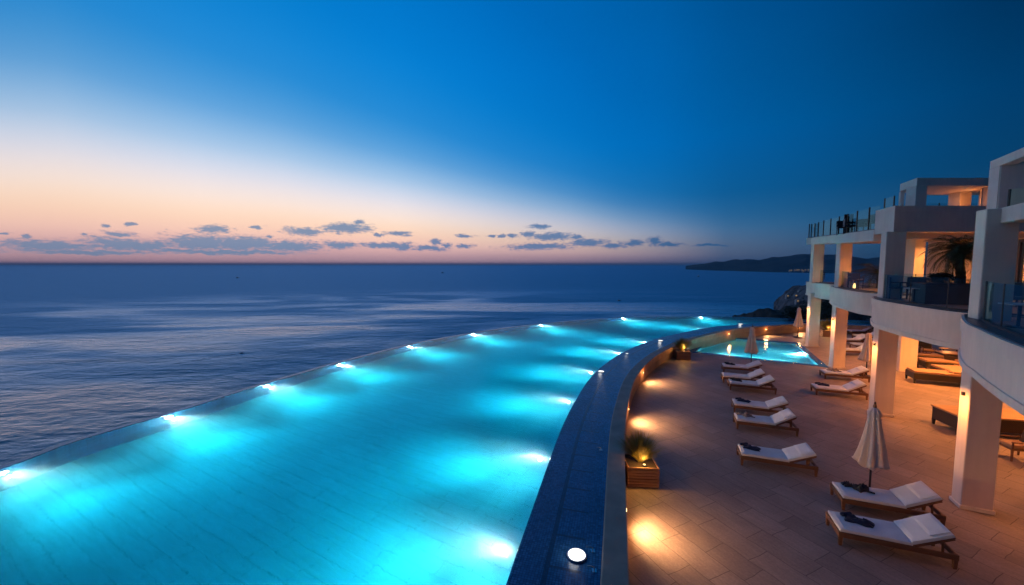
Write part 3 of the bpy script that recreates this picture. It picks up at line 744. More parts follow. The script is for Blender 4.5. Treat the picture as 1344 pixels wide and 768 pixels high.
# roof terrace railing
fr = offset(Rf, -sg*.12); rz = zroof
rail = MB(); rail.sweep([[(p[0],p[1],rz(*p)+.0) for p in offset(Rf, -sg*.09)], [(p[0],p[1],rz(*p)+.05) for p in offset(Rf, -sg*.09)], [(p[0],p[1],rz(*p)+.05) for p in offset(Rf, -sg*.15)], [(p[0],p[1],rz(*p)) for p in offset(Rf, -sg*.15)]])
ro = rail.build('glass_railing', railm, hotel)
ff = catmull(fr, 2)
for k in range(len(ff)-1):
    a, c = Vector(ff[k]), Vector(ff[k+1]); u = (c-a).normalized()*.02; nn = Vector((-u.y, u.x))*.3
    a2, c2 = a+u, c-u; za, zc = rz(*a)+.06, rz(*c)+.06
    b = MB(); b.sweep([[(a2.x,a2.y,za),(c2.x,c2.y,zc)], [(a2.x,a2.y,za+1.0),(c2.x,c2.y,zc+1.0)], [(a2.x+nn.x,a2.y+nn.y,za+1.0),(c2.x+nn.x,c2.y+nn.y,zc+1.0)], [(a2.x+nn.x,a2.y+nn.y,za),(c2.x+nn.x,c2.y+nn.y,zc)]])
    b.build('glass_panel', M['glass'], ro)
    b = MB(); b.box(a.x-.025, a.x+.025, a.y-.02, a.y+.02, za-.02, za+1.04); b.build('post', railm, ro)

# parapet block above bay three (its dark face looks back at us)
bl = [atY(1175, 270, 16.0), atY(1153.7, 276, 17.35)]
BX0, BY0 = bl[0].x, 16.0; BX1, BY1 = bl[1].x, 17.35
zb0, zb1 = atY(1175, 304.3, 16.0).z, atY(1175, 270, 16.0).z
block = [(BX0, BY0), (25.0, 15.95), (25.0, 22.5), (21.6, 22.2), (BX1, BY1+.15)]
b = MB(); b.prism(block, zb0, zb1-.22); b.build('roof', M['plaster'], hotel)
par = [(BX0, BY0), (25.0, 15.95), (25.0, 16.25), (BX0+.2, 16.3), (BX1+.33, BY1+.1), (BX1, BY1+.15)]
b = MB(); b.prism(par, zb1-.215, zb1); b.build('parapet', M['plaster'], hotel)
# soffit edge beam
b = MB(); b.prism([(16.6, 16.8), (24.8, 16.8), (24.8, 17.15), (16.6, 17.15)], zb0-.22, zb0-.003); b.build('soffit_beam', M['plaster'], hotel)
# open roof frame (pergola) on that block
P0 = atY(1204, 233.4, 17.0); zt = P0.z; PX0 = P0.x
P1 = atY(1183, 240.5, 18.25); PX1 = P1.x
PX2 = atY(1317, 233, 17.0).x
zo = atY(1218, 243.8, 17).z
ox0 = atY(1218, 244, 17).x; ox1 = atY(1308, 244, 17).x
roofp = [(PX0, 17.0), (PX2+1.5, 17.0), (PX2+3.0, 19.3), (PX1+1.6, 19.3), (PX1, 18.3)]
b = MB(); b.prism(roofp, zo, zt); b.build('frame_roof', M['plaster'], hotel, bevel=.01)
for (x0, x1, y0, y1) in ((PX0, ox0, 17.02, 17.45), (ox1, PX2, 17.02, 17.5)):
    b = MB(); b.box(x0+.005, x1, y0, y1, zb1-.22, zo-.003); b.build('frame_post', M['plaster'], hotel)
b = MB(); b.prism([(PX1+.01, 18.25), (PX1+.10, 18.16), (PX1+.40, 18.5), (PX1+.27, 18.6)], zb1-.22, zo-.003); b.build('frame_post', M['plaster'], hotel)
pw0 = atY(1261, 250, 18.4).x; pw1 = atY(1276, 250, 18.4).x
b = MB(); b.box(pw0, pw1, 18.4, 18.9, zb1-.22, zo-.003); b.build('frame_post', M['plaster'], hotel)
b = MB(); b.prism([(ox1-.02, 17.5), (ox1+.25, 17.5), (pw1+1.2, 18.95), (pw1+.95, 18.95)], zb1-.22, zo-.004); b.build('frame_wall', M['plaster'], hotel)

def straight_rail(P, z, h, parent, n=None):
    """glass railing along straight pieces"""
    a0 = MB(); first = True
    for i in range(len(P)-1):
        a, c = Vector(P[i]), Vector(P[i+1]); u = (c-a).normalized(); nn = Vector((-u.y, u.x))
        q = [a-nn*.025, c-nn*.025, c+nn*.025, a+nn*.025]; a0.prism(q, z, z+.05)
    ro = a0.build('glass_railing', railm, parent)
    for i in range(len(P)-1):
        a, c = Vector(P[i]), Vector(P[i+1]); L = (c-a).length; u = (c-a)/L; nn = Vector((-u.y, u.x))
        k = max(1, int(round(L/1.5)))
        for j in range(k):
            s, e = a+u*(L*j/k+.03), a+u*(L*(j+1)/k-.03)
            b = MB(); b.prism([s-nn*.006, e-nn*.006, e+nn*.006, s+nn*.006], z+.05, z+h); b.build('glass_panel', M['glass'], ro)
            s = a+u*(L*j/k); b = MB(); b.box(s.x-.02, s.x+.02, s.y-.02, s.y+.02, z+.04, z+h+.02); b.build('post', railm, ro)
    c = Vector(P[-1]); b = MB(); b.box(c.x-.02, c.x+.02, c.y-.02, c.y+.02, z+.04, z+h+.02); b.build('post', railm, ro)
    return ro
straight_rail([(atY(1161,270,19.2).x, 19.2), (PX1-.08, 18.45)], zb1-.215, 1.0, hotel)
straight_rail([(PX1+2.9, 20.6), (PX2+4, 20.6)], zb1-.215, 1.0, hotel)

# bay four: roof beam and roof
bz1 = atY(1299, 277, 10.3).z; bz0 = atY(1299, 296, 10.3).z
s0 = atY(1298.5, 277, 10.35); s1v = atY(1344, 267, 8.95)
r4 = [(s0.x, 10.35), (s1v.x, 8.95), (11.0, 6.6), (9.9, 4.2), (9.3, 2.0)]
b = MB(); b.prism([(s0.x+.02, 10.42), (s0.x+.01, 10.36)] + r4[1:] + [(17.5, -1.0), (20.4, 11.5), (17.0, 12.0)], bz0+.14, bz1-.08); b.build('roof', M['plaster'], hotel)
sg4 = 1 if offset(r4, .1)[1][0] < r4[1][0] else -1
b = MB(); b.sweep([row(offset(r4, sg4*.04), bz0), row(offset(r4, sg4*.04), bz1), row(offset(r4, -sg4*.4), bz1), row(offset(r4, -sg4*.4), bz0)]); b.build('roof_beam', M['plaster'], hotel, bevel=.01)
# upper terrace railing and frame behind it
q0 = atY(1324, 267, 11.2)
straight_rail([(q0.x, 11.2), (q0.x-.3, 9.8), (12.1, 7.4), (10.9, 4.6)], bz1-.08, .78, hotel)
t0 = atY(1299.7, 212, 13.2); t0b = atY(1299.7, 231, 13.2); t1 = atY(1344, 197.0, 11.6); zt4 = t0.z
ZT = zt4; ZTl = atY(1317, 220, 12.9).z
dirf = (Vector((t1.x, 11.6)) - Vector((t0.x, 13.2)))
u4 = dirf.normalized(); e4 = Vector((t0.x, 13.2)) + u4*6.5; n4 = Vector((-u4.y, u4.x)); n4 = n4 if n4.x > 0 else -n4
s4 = Vector((t0.x, 13.2))
b = MB(); b.prism([s4, e4, e4+n4*.35, s4+n4*.35], ZTl, ZT); b.build('frame_beam', M['plaster'], hotel, bevel=.01)
b = MB(); b.prism([s4+n4*.36+u4*.01, s4+n4*3.2+u4*.01, s4+n4*3.2+u4*.42, s4+n4*.36+u4*.42], ZTl, ZT-.002); b.build('frame_beam', M['plaster'], hotel)
b = MB(); b.prism([s4+u4*.0, s4+u4*.62, s4+u4*.62+n4*.34, s4+n4*.34], bz1-.08, ZTl-.003); b.build('frame_post', M['plaster'], hotel)
b = MB(); b.prism([s4+n4*.02+u4*.63, s4+n4*.02+u4*.66, s4+n4*1.0+u4*.66, s4+n4*1.0+u4*.63], bz1-.08, ZTl-.004); b.build('frame_wall', M['plaster'], hotel)

# upper back wall with openings, inner pillar, curtains
n_in = Vector((.88, -.475)); 
def backwall(a, c, z0, z1, mat, nm='back_wall', th=.25):
    a, c = Vector(a), Vector(c); u = (c-a).normalized(); n = Vector((u.y, -u.x))
    b = MB(); b.prism([a, c, c+n*th, a+n*th], z0, z1); return b.build(nm, mat, hotel)
wl = [atY(1223, 350, 22.6), atY(1292, 350, 18.4)]
backwall((wl[0].x, 22.6), (wl[1].x+.4, 16.4), 4.93, zb0-.01, M['plaster'])
backwall((wl[1].x+.4, 16.3), (19.0, 7.5), 4.93, bz0+.13, M['plaster'])
b = MB(); q = atY(1188, 350, 19.4); b.box(q.x, q.x+.55, 19.4, 19.9, 4.94, zb0-.01); b.build('inner_column', M['plaster'], hotel)
b = MB(); q2 = atY(1196, 350, 18.9); b.box(q2.x+.12, q2.x+.62, 18.9, 19.38, 4.94, zb0-.012); b.build('inner_column', M['plaster'], hotel)
q3 = atY(1223, 350, 22.3); b = MB(); b.lathe([(.22, 0), (.22, 2.9)], 20, (q3.x+.2, 22.2, 4.94)); b.build('round_pillar', M['plaster'], hotel, smooth=False)
# curtained door in bay four, seen past the column
dw = thing('x', None, None); bpy.data.objects.remove(dw)
da = atY(1331, 350, 15.2)
b = MB()
dx, dy = da.x - .1, 15.0
for k in range(4):
    b.box(dx + k*.62, dx + k*.62+.09, dy - k*.2, dy - k*.2 + .1, 4.95, 7.15)
b.box(dx-.05, dx+2.2, dy-.72, dy+.1, 7.13, 7.25)
door = b.build('terrace_door', M['frame'], hotel)
b = MB()
for k in range(40):
    a = k/40; x = dx + .12 + a*1.7; b.box(x, x+.045, dy+.16 + .04*math.sin(k*1.7) - a*.5, dy+.20 + .04*math.sin(k*1.7) - a*.5, 4.97, 7.12)
b.build('curtain', M['curtain'], door)

# ground floor back wall and inner column
gw = [(31.5, 27.0), (27.5, 14.0), (21.5, 2.0), (19.5, -4)]
for i in range(3):
    backwall(gw[i], gw[i+1], 0, Z1-.01, M['plaster'], 'ground_wall', .3)
ic = at(1180, 487.5, 0)
Mi = Matrix.Translation((ic.x, ic.y, 0)) @ Matrix.Rotation(math.radians(-14), 4, 'Z')
b = MB(); b.box(0, 0.85, 0, .6, 0, Z1+.2, Mi); b.build('column', M['plaster'], hotel, bevel=.015)

# ------------------------------------------------------------------ warm lamps of the building
def soffit_or_column_lamp(n, power, up=2.95):
    Mx = colM[n]; w_, d_ = {c[0]: (c[3], c[4]) for c in cols}[n]
    p = Mx @ Vector((-.60, d_*.5, up))
    a = (Mx @ Vector((-.0, d_*.5, up)))
    b = MB(); b.box(-.05, -.002, d_*.5-.035, d_*.5+.035, up-.03, up+.06, Mx); o = b.build('wall_or_added_lamp', M['dark'], hotel)  # added box as a lamp body, the columns have no such fitting
    lamp('SPOT', p, power, WARM, aim=a + Vector((0, 0, -.7)), size=.06, spot=140, blend=1, name='column_lamp')
soffit_or_column_lamp('A', 150); soffit_or_column_lamp('B', 150); soffit_or_column_lamp('C', 160); soffit_or_column_lamp('D', 170)
# recessed downlights in the soffit of the ground floor
def downlight(x, y, z, power, size=.09, spot=150, col=WARM):
    b = MB(); b.lathe([(.11, 0), (.11, -.03), (.085, -.03)], 16, (x, y, z)); o = b.build('downlight', M['dark'], hotel)
    b = MB(); b.lathe([(.08, -.031), (.08, -.034)], 14, (x, y, z)); b.build('lens', M['warmlens'], o)
    lamp('SPOT', (x, y, z-.08), power, col, aim=(x, y, z-3), size=size, spot=spot, blend=.8, name='soffit_or_column_lamp')
for (x, y, pw) in ((15.6, 10.8, 36), (13.6, 6.0, 50), (18.8, 18.0, 90), (20.4, 13.2, 380), (21.9, 20.2, 330), (25.6, 21.0, 330), (17.6, 14.4, 110), (22.6, 25.6, 110), (16.0, 5.5, 150), (25.4, 31.2, 60)):
    downlight(x, y, Z1 - .002, pw*4.2)
for (x, y, z, pw) in ((19.6, 17.8, zb0-.005, 380), (21.9, 18.4, zb0-.005, 480), (22.5, 26.5, 7.9, 260), (25.5, 27.5, 7.95, 260), (19.8, 21.5, 7.72, 260)):
    downlight(x, y, z, pw)
downlight(15.8, 10.2, bz0+.135, 200)
lamp('POINT', (PX1+2.6, 18.0, zo-.55), 9, WARM, size=.1, name='frame_lamp')

# ------------------------------------------------------------------ loungers
def make_lounger():
    r = thing('sun_lounger', 'teak sun lounger', 'sun lounger')
    L, Wd = 2.02, .80
    b = MB()
    b.box(0, L, 0, .045, .20, .31); b.box(0, L, Wd-.045, Wd, .20, .31)
    b.box(0, .045, .046, Wd-.046, .205, .305); b.box(L-.045, L, .046, Wd-.046, .205, .305)
    for k in range(9): b.box(.10+k*.14, .19+k*.14, .046, Wd-.046, .275, .298)
    b.build('frame', M['teak'], r, bevel=.006)
    for (x, y) in ((.0, .0), (.0, Wd-.07), (L-.09, 0), (L-.09, Wd-.07)):
        b = MB(); b.taper(x-.004, x+.09, y-.004, y+.074, 0, .315, .62); b.build('leg', M['teak'], r, bevel=.006)
    # seat mattress
    b = MB(); bm = b.bm
    def pad(mb, x0, x1, y0, y1, z0, z1, Mx=None, n=10, sag=.012):
        nx, ny = n, 6; top = []; bot = []
        for i in range(nx+1):
            rt = []; rb = []
            for j in range(ny+1):
                x = x0+(x1-x0)*i/nx; y = y0+(y1-y0)*j/ny
                e = min(i, nx-i, j, ny-j); zz = z1 - (.022 if e == 0 else 0) + sag*(noise.noise((x*4, y*4, 3))-.2)
                vt = mb.bm.verts.new((x, y, zz)); vb = mb.bm.verts.new((x, y, z0))
                if Mx is not None: vt.co = Mx @ vt.co; vb.co = Mx @ vb.co
                rt.append(vt); rb.append(vb)
            top.append(rt); bot.append(rb)
        for i in range(nx):
            for j in range(ny):
                mb.bm.faces.new((top[i][j], top[i+1][j], top[i+1][j+1], top[i][j+1])); mb.bm.faces.new((bot[i][j], bot[i][j+1], bot[i+1][j+1], bot[i+1][j]))
        for i in range(nx):
            mb.bm.faces.new((bot[i][0], bot[i+1][0], top[i+1][0], top[i][0])); mb.bm.faces.new((bot[i][ny], top[i][ny], top[i+1][ny], bot[i+1][ny]))
        for j in range(ny):
            mb.bm.faces.new((bot[0][j], top[0][j], top[0][j+1], bot[0][j+1])); mb.bm.faces.new((bot[nx][j], bot[nx][j+1], top[nx][j+1], top[nx][j]))
    pad(b, .03, 1.30, .03, Wd-.03, .312, .405, n=14); b.build('mattress', M['cushion'], r, bevel=.012, seg=2, smooth=False)
    ang = math.radians(27)
    Mx = Matrix.Translation((1.29, 0, .335)) @ Matrix.Rotation(-ang, 4, 'Y')
    b = MB(); b.box(.0, .74, .03, Wd-.03, -.028, .0, Mx); b.box(.02, .72, .03, .075, -.06, -.03, Mx); b.box(.02, .72, Wd-.075, Wd-.03, -.06, -.03, Mx)
    b.box(.50, .54, .10, .13, -.02, -.34, Matrix.Translation((1.29,0,.335)) @ Matrix.Rotation(-ang*.1, 4, 'Y') @ Matrix.Translation((0,0,.18)))
    b.build('backrest_frame', M['teak'], r, bevel=.005)
    b = MB(); pad(b, .01, .74, .02, Wd-.02, .004, .10, Mx, n=8); b.build('backrest_cushion', M['cushion'], r, bevel=.012, seg=2)
    b = MB(); Mp = Mx @ Matrix.Translation((.36, 0, .10)); pad(b, .0, .36, .06, Wd-.06, .0, .035, Mp, n=6, sag=.006); b.build('head_pad', M['cushion'], r, bevel=.01, seg=2)
    return r
LR = math.radians(-21.3)
L0 = make_lounger()
loungers = [  # near left foot pixel, label, group
 ((1100,716), 'nearest cream sun lounger, in the front right corner, folded navy towel on it'),
 (None, 'cream sun lounger just in front of the nearest closed parasol, crumpled dark towel on it'),
 ((972,611), 'lone cream sun lounger in mid terrace, level with the near planter'),
 ((966.4,563.4), 'cream sun lounger carrying a patterned towel, in the row beside the pool wall'),
 ((962.5,541.5), 'cream sun lounger with a navy towel, close behind the one carrying the patterned towel'),
 ((957.5,512), 'cream sun lounger with a small dark towel, third from the small plunge pool'),
 (None, 'half hidden cream sun lounger, mainly its raised backrest showing, second from the plunge pool'),
 ((949,488.6), 'cream sun lounger closest to the plunge pool, under the closed parasol'),
 None, None,
]
loungers[8] = ((1070.5,518.7), 'cream sun lounger with dark towel, nearer of the pair left of the second column')
loungers[9] = ((1082,497.6), 'cream sun lounger with scattered clothes, farther of the pair left of the second column')
loc = []
p1 = at(1100, 716, 0)
for i, (px, lb) in enumerate(loungers):
    if px: p = at(px[0], px[1], 0)
    elif i == 1: p = p1 + Vector((1.13, 1.27, 0))
    else: p = None
    loc.append(p)
loc[6] = loc[5] + Vector((.32, 1.25, 0))
GR = 'cream sun loungers set out on the terrace'
for i, (px, lb) in enumerate(loungers):
    rz = LR + math.radians([0, .5, 1, 1.5, -1, 0, 1, .5, 0, 1][i])
    if i == 0:
        L0.location = loc[0]; L0.rotation_euler.z = rz; L0['label'] = lb; L0['group'] = GR
    else: again(L0, loc[i], rz, lb, GR)
def tilt_back(root, deg):
    for ch_ in root.children:
        if ch_.name.split('.')[0] in ('backrest_frame', 'backrest_cushion', 'head_pad'):
            R_ = Matrix.Rotation(math.radians(-deg), 4, 'Y'); pv_ = Vector((1.29, 0, .335))
            ch_.matrix_local = Matrix.Translation(pv_) @ R_ @ Matrix.Translation(-pv_)
for k_, o_ in enumerate([o for o in C.objects if o.name.startswith('sun_lounger')]):
    tilt_back(o_, (0, 1.5, -3, 4, -2, 3, 1, -4, 3, -2)[k_ % 10])
# rows deep under the third bay
row_lab = ['front left lounger of the dim rows beyond the second nearest column', 'front right lounger of the dim rows beyond the second nearest column',
           'back left lounger of the dim rows near the blue end of the pool', 'back right lounger of the dim rows near the blue end of the pool', 'lounger between the two dim rows beyond the closed parasol','lounger at the far end of the dim rows by the hedge']
for k, (px, py) in enumerate(((1104,466),(1124,459),(1106,452),(1128,447),(1146,452),(1118,440))):
    p = at(px, py, 0); again(L0, p, math.radians(-12 + 3*k), row_lab[k], 'loungers in dim rows under the far balconies')

def on_lounger(i, u, v, z=.405):
    rz = LR + math.radians([0, .5, 1, 1.5, -1, 0, 1, .5, 0, 1][i])
    Mx = Matrix.Translation(loc[i]) @ Matrix.Rotation(rz, 4, 'Z'); return Mx @ Vector((u, v, z)), rz
def lump(mb, cx, cy, sx, sy, h, seed, rot=0):
    n = 12; R = Matrix.Rotation(rot, 3, 'Z'); g = []
    for i in range(n+1):
        rr = []
        for j in range(n+1):
            u, v = i/n*2-1, j/n*2-1
            e = max(abs(u), abs(v)); edge = 1 + .22*noise.noise((u*1.7+seed, v*1.7, seed))
            hh = h*max(0, 1-e**4)*(.65+.9*noise.noise((u*2.2, v*2.2, seed*3.1))+.25*noise.noise((u*6, v*6, seed)))
            p = R @ Vector((u*sx*edge, v*sy*edge, 0)); rr.append(mb.bm.verts.new((cx+p.x, cy+p.y, max(.004, hh) if e < 1 else 0)))
        g.append(rr)
    for i in range(n):
        for j in range(n): mb.bm.faces.new((g[i][j], g[i+1][j], g[i+1][j+1], g[i][j+1]))
    mb.bm.faces.new([g[i][0] for i in range(n+1)][::-1] + [g[0][j] for j in range(1, n+1)][::1] + [g[i][n] for i in range(1, n+1)] + [g[n][j] for j in range(n-1, 0, -1)])
def roll(mb, x, y, L, r, rot):
    R = Matrix.Rotation(rot, 3, 'Z'); pts = []
    for k in range(9): pts.append(R @ Vector((L*(k/8-.5), 0, 0)) + Vector((x, y, r*.9)))
    mb.tube(pts, [r*(1+.12*noise.noise((k*.9, x*3, 1))) for k in range(9)], 12)
towels = [
 (0, .50, .46, 'folded', 'navy', 'folded navy towel with a rolled cloth on the nearest lounger'),
 (1, .50, .52, 'crumple', 'charcoal', 'crumpled dark towel on the lounger in front of the nearest closed parasol'),
 (2, .36, .50, 'folded', 'navy', 'folded navy towel on the lone lounger in the middle of the terrace'),
 (3, .38, .50, 'crumple', 'pattern', 'patterned black and white towel bunched on a lounger'),
 (4, .42, .48, 'folded', 'navy', 'navy towel on the lounger just behind the one with the patterned towel'),
 (5, .36, .48, 'folded', 'charcoal', 'small dark towel on the third lounger from the plunge pool'),
 (7, .42, .46, 'folded', 'charcoal', 'dark towel on the lounger closest to the plunge pool'),
 (8, .42, .50, 'folded', 'navy', 'dark towel on the nearer lounger left of the second nearest column'),
 (9, .55, .45, 'crumple', 'pattern', 'scattered clothes on the farther lounger left of the second nearest column'),
]
for i, u, v, kind, mt, lb in towels:
    p, rz = on_lounger(i, u, v)
    b = MB()
    if kind == 'folded':
        lump(b, .02, -.02, .24, .14, .10, i*1.3+.5, -.25)
        roll(b, -.17, .15, .24, .045, .5)
    else:
        lump(b, .05, 0, .17, .14, .15, i*2.1+.3, .6); lump(b, -.19, .09, .11, .09, .10, i+5.2, .2)
        roll(b, .2, -.13, .22, .022, -.4)
    o = b.build('towel', M[mt], None, loc=p, smooth=True); o.rotation_euler.z = rz
    tag(o, lb, 'towel', 'towels left on the sun loungers')

# ------------------------------------------------------------------ closed parasols
def make_parasol():
    r = thing('closed_parasol', 'closed cream parasol', 'parasol')
    b = MB(); b.tube([(0,0,.03),(0,0,2.62)], .024, 12); b.build('pole', M['dark'], r)
    b = MB(); b.lathe([(.30, 0), (.30, .04), (.26, .06), (.05, .075), (.045, .2)], 24); b.build('base', M['dark'], r)
    def fr(a, z):
        k = max(0, (2.46 - z)/1.5); return 1 + (.10 + .20*k)*math.cos(8*a + .6*math.sin(z*3)) + .10*k*math.sin(3*a + z*2)
    prof = []
    for k in range(22):
        t_ = k/21; z = .92 + 1.56*t_
        if z < 2.22: rr = .30 - .185*((z-.92)/1.3)**.9
        else: rr = .118 + .02*math.sin((z-2.22)/.26*PI) - .08*max(0, (z-2.36)/.12)
        prof.append((rr, z))
    b = MB(); b.lathe(prof, 96, fr=fr)
    # ragged hem
    for v in b.bm.verts:
        if v.co.z < .95: a = math.atan2(v.co.y, v.co.x); v.co.z += .05*math.cos(8*a+1.0) + .035*math.sin(3*a)
    b.build('canopy', M['canopy'], r, smooth=True)
    b = MB(); b.lathe([(.128, 2.17), (.134, 2.20), (.128, 2.23)], 32, fr=lambda a, z: 1+.07*math.cos(8*a)); b.tube([(.13,0,2.2),(.22,.03,2.16),(.26,.04,2.08)], .008, 6); b.build('tie', M['canopy'], r)
    b = MB(); b.lathe([(.03, 2.46), (.045, 2.50), (.03, 2.56), (.012, 2.64)], 16); b.build('finial', M['teak'], r, smooth=True)
    return r
P0_ = make_parasol()
pb = at(1140.5, 652, 0); P0_.location = pb; P0_['label'] = 'nearest closed cream parasol, rising behind the second nearest lounger'; P0_['group'] = 'closed parasols'
again(P0_, at(985.5, 482, 0), 1.0, 'closed cream parasol standing in front of the plunge pool', 'closed parasols')
again(P0_, at(1047, 443, 0), 2.0, 'farthest closed cream parasol, left of the farthest column by the pool wall', 'closed parasols', 1.05)
again(P0_, at(1136.5, 494, 0), 2.6, 'closed cream parasol seen against the second nearest column, among the loungers', 'closed parasols')

# ------------------------------------------------------------------ planters with spiky grass
def grass_clump(n, R, hgt, seed, droop=.5, z0=0):
    rnd = random.Random(seed); b = MB()
    for k in range(n):
        a = rnd.uniform(0, 2*PI); t_ = rnd.random()**.7; lean = t_*1.25
        L = hgt*rnd.uniform(.75, 1.1); w_ = rnd.uniform(.012, .021)
        d = Vector((math.cos(a), math.sin(a), 0)); s = d.cross(Vector((0,0,1)))
        p = Vector((d.x*.06*t_, d.y*.06*t_, z0)); th = lean*.55; prev = None; N = 5
        for j in range(N+1):
            ww = w_*(1-(j/N)**1.6)+.001
            v1, v2 = b.bm.verts.new(p+s*ww), b.bm.verts.new(p-s*ww)
            if prev: b.bm.faces.new((prev[0], prev[1], v2, v1))
            prev = (v1, v2); th += droop*lean/N*.9
            p = p + (d*math.sin(th) + Vector((0,0,math.cos(th))))*(L/N)
    return b
def make_planter(loc_, rz, label, grow=1.0, seed=1, power=9, boxlabel=None):
    r = thing('planter_box', label, 'planter', loc_, rz, 'lit wooden planter boxes')
    b = MB(); s = .43; hgt = .60
    for k in range(7):
        z = .012+k*.084; q_ = .006*((k*7) % 3)
        b.box(-s-q_, s+q_, -s-q_, -s+.03, z, z+.066); b.box(-s-q_, s+q_, s-.03, s+q_, z, z+.066)
        b.box(-s, -s+.03, -s+.031, s-.031, z, z+.066); b.box(s-.03, s, -s+.031, s-.031, z, z+.066)
    b.build('box', M['planterwood'], r, bevel=.004)
    b = MB(); b.box(-s+.031, s-.031, -s+.031, s-.031, .02, .555); b.build('soil', M['soil'], r)
    b = grass_clump(620, .3, .86*grow, seed); b.build('foliage', M['grass'], r, loc=(0,0,.545))
    b = MB(); b.lathe([(.05, 0), (.055, .05), (.04, .06)], 12); o = b.build('uplight', M['dark'], r, loc=(.05,-.30,.556))
    b = MB(); b.lathe([(.038, .058), (.038, .066)], 10); b.build('lens', M['shade'], o)
    q = Matrix.Translation(loc_) @ Matrix.Rotation(rz, 4, 'Z') @ Vector((.0, -.40, .82))
    lamp('POINT', q, power, (1, .50, .12), size=.04, name='planter_lamp')
    return r
a1, a2 = at(823.5, 638, 0), at(863.5, 643, 0)
cen = (a1+a2)/2 + Vector((.05, .43, 0))
make_planter(cen, math.radians(-4), 'slatted wooden planter with lit spiky grass, near, against the pool wall', 1.0, 3, 30)
a1, a2 = at(889.5, 472, 0), at(907.5, 474.5, 0)
make_planter((a1+a2)/2 + Vector((0, .43, 0)), math.radians(-6), 'slatted wooden planter with lit spiky grass, beside the plunge pool corner', 1.05, 8, 26)
make_planter(Vector((27.6, 34.4, 0)), math.radians(-20), 'dim wooden planter with lit shrub, between the two farthest columns', 1.2, 11, 30)

# ------------------------------------------------------------------ palms and shrubs
def palm(name, label, loc_, trunk_h, R, n=34, seed=1, mat='palm', cat='palm tree', group=None):
    rnd = random.Random(seed)
    r = thing(name, label, cat, loc_, 0, group)
    b = MB(); N = 14; b.tube([(.03*math.sin(k*.5), .02*k/N, trunk_h*k/N) for k in range(N+1)], [(.13-.03*k/N)*(1+.14*(k % 2)) for k in range(N+1)], 12)
    b.build('trunk', M['palmtrunk'], r)
    b = MB()
    for k in range(n):
        a = 2*PI*k*.618 + rnd.uniform(-.2, .2); lift = 1.35 - 1.75*(k/n) + rnd.uniform(-.12, .12)
        d = Vector((math.cos(a), math.sin(a), 0)); side = d.cross(Vector((0,0,1))); p = Vector((0, 0, trunk_h)); th = lift; L = R*rnd.uniform(.85, 1.15); NS = 14
        for j in range(NS):
            q = p + (d*math.cos(th) + Vector((0,0,math.sin(th))))*(L/NS)
            b.bm.faces.new([b.bm.verts.new(v) for v in (p+side*.008, p-side*.008, q-side*.006, q+side*.006)])
            ll = R*.34*math.sin(PI*min(1, (j+1.5)/(NS+1)))**.7
            for sg_ in (-1, 1):
                for m_ in range(2):
                    o_ = p.lerp(q, m_*.5); fwd = (q-p).normalized()
                    tip = o_ + (side*sg_*.8 + fwd*.75 + Vector((0,0,-.28-rnd.random()*.25))).normalized()*ll*rnd.uniform(.8, 1.1)
                    wv = fwd*.013
                    b.bm.faces.new([b.bm.verts.new(v) for v in (o_-wv, o_+wv, tip)])
            p = q; th -= (1.15+.3*rnd.random())/NS*1.4
    b.build('crown', M[mat], r, normals=False)
    return r
pp = at(1250, 399, Z2+.01)
def square_planter(name, label, loc_, rz, w_, d_, h_, cat='planter'):
    r = thing(name, label, cat, loc_, rz)
    b = MB()
    b.box(-w_/2, w_/2, -d_/2, d_/2, 0, h_-.06); b.box(-w_/2-.02, w_/2+.02, -d_/2-.02, -d_/2+.06, h_-.058, h_); b.box(-w_/2-.02, w_/2+.02, d_/2-.06, d_/2+.02, h_-.058, h_)
    b.box(-w_/2-.02, -w_/2+.06, -d_/2+.061, d_/2-.061, h_-.058, h_); b.box(w_/2-.06, w_/2+.02, -d_/2+.061, d_/2-.061, h_-.058, h_)
    b.build('box', M['darkplanter'], r, bevel=.01)
    b = MB(); b.box(-w_/2+.061, w_/2-.061, -d_/2+.061, d_/2-.061, h_-.057, h_-.025); b.build('soil', M['soil'], r)
    return r
square_planter('palm_planter', 'large dark planter box holding the palm behind the glass balcony', pp, math.radians(-20), 1.9, .8, .72)
palm('potted_palm', 'palm with drooping fronds on the balcony between the two nearest columns', pp + Vector((.30, .1, .69)), 1.15, 1.25, 60, 4)
pq = at(1157, 379, Z2+.01)
palm('potted_palm', 'dark low palm behind the glass of the second farthest balcony', Vector((21.7, 23.4, Z2+.02)), .75, 1.7, 40, 9)
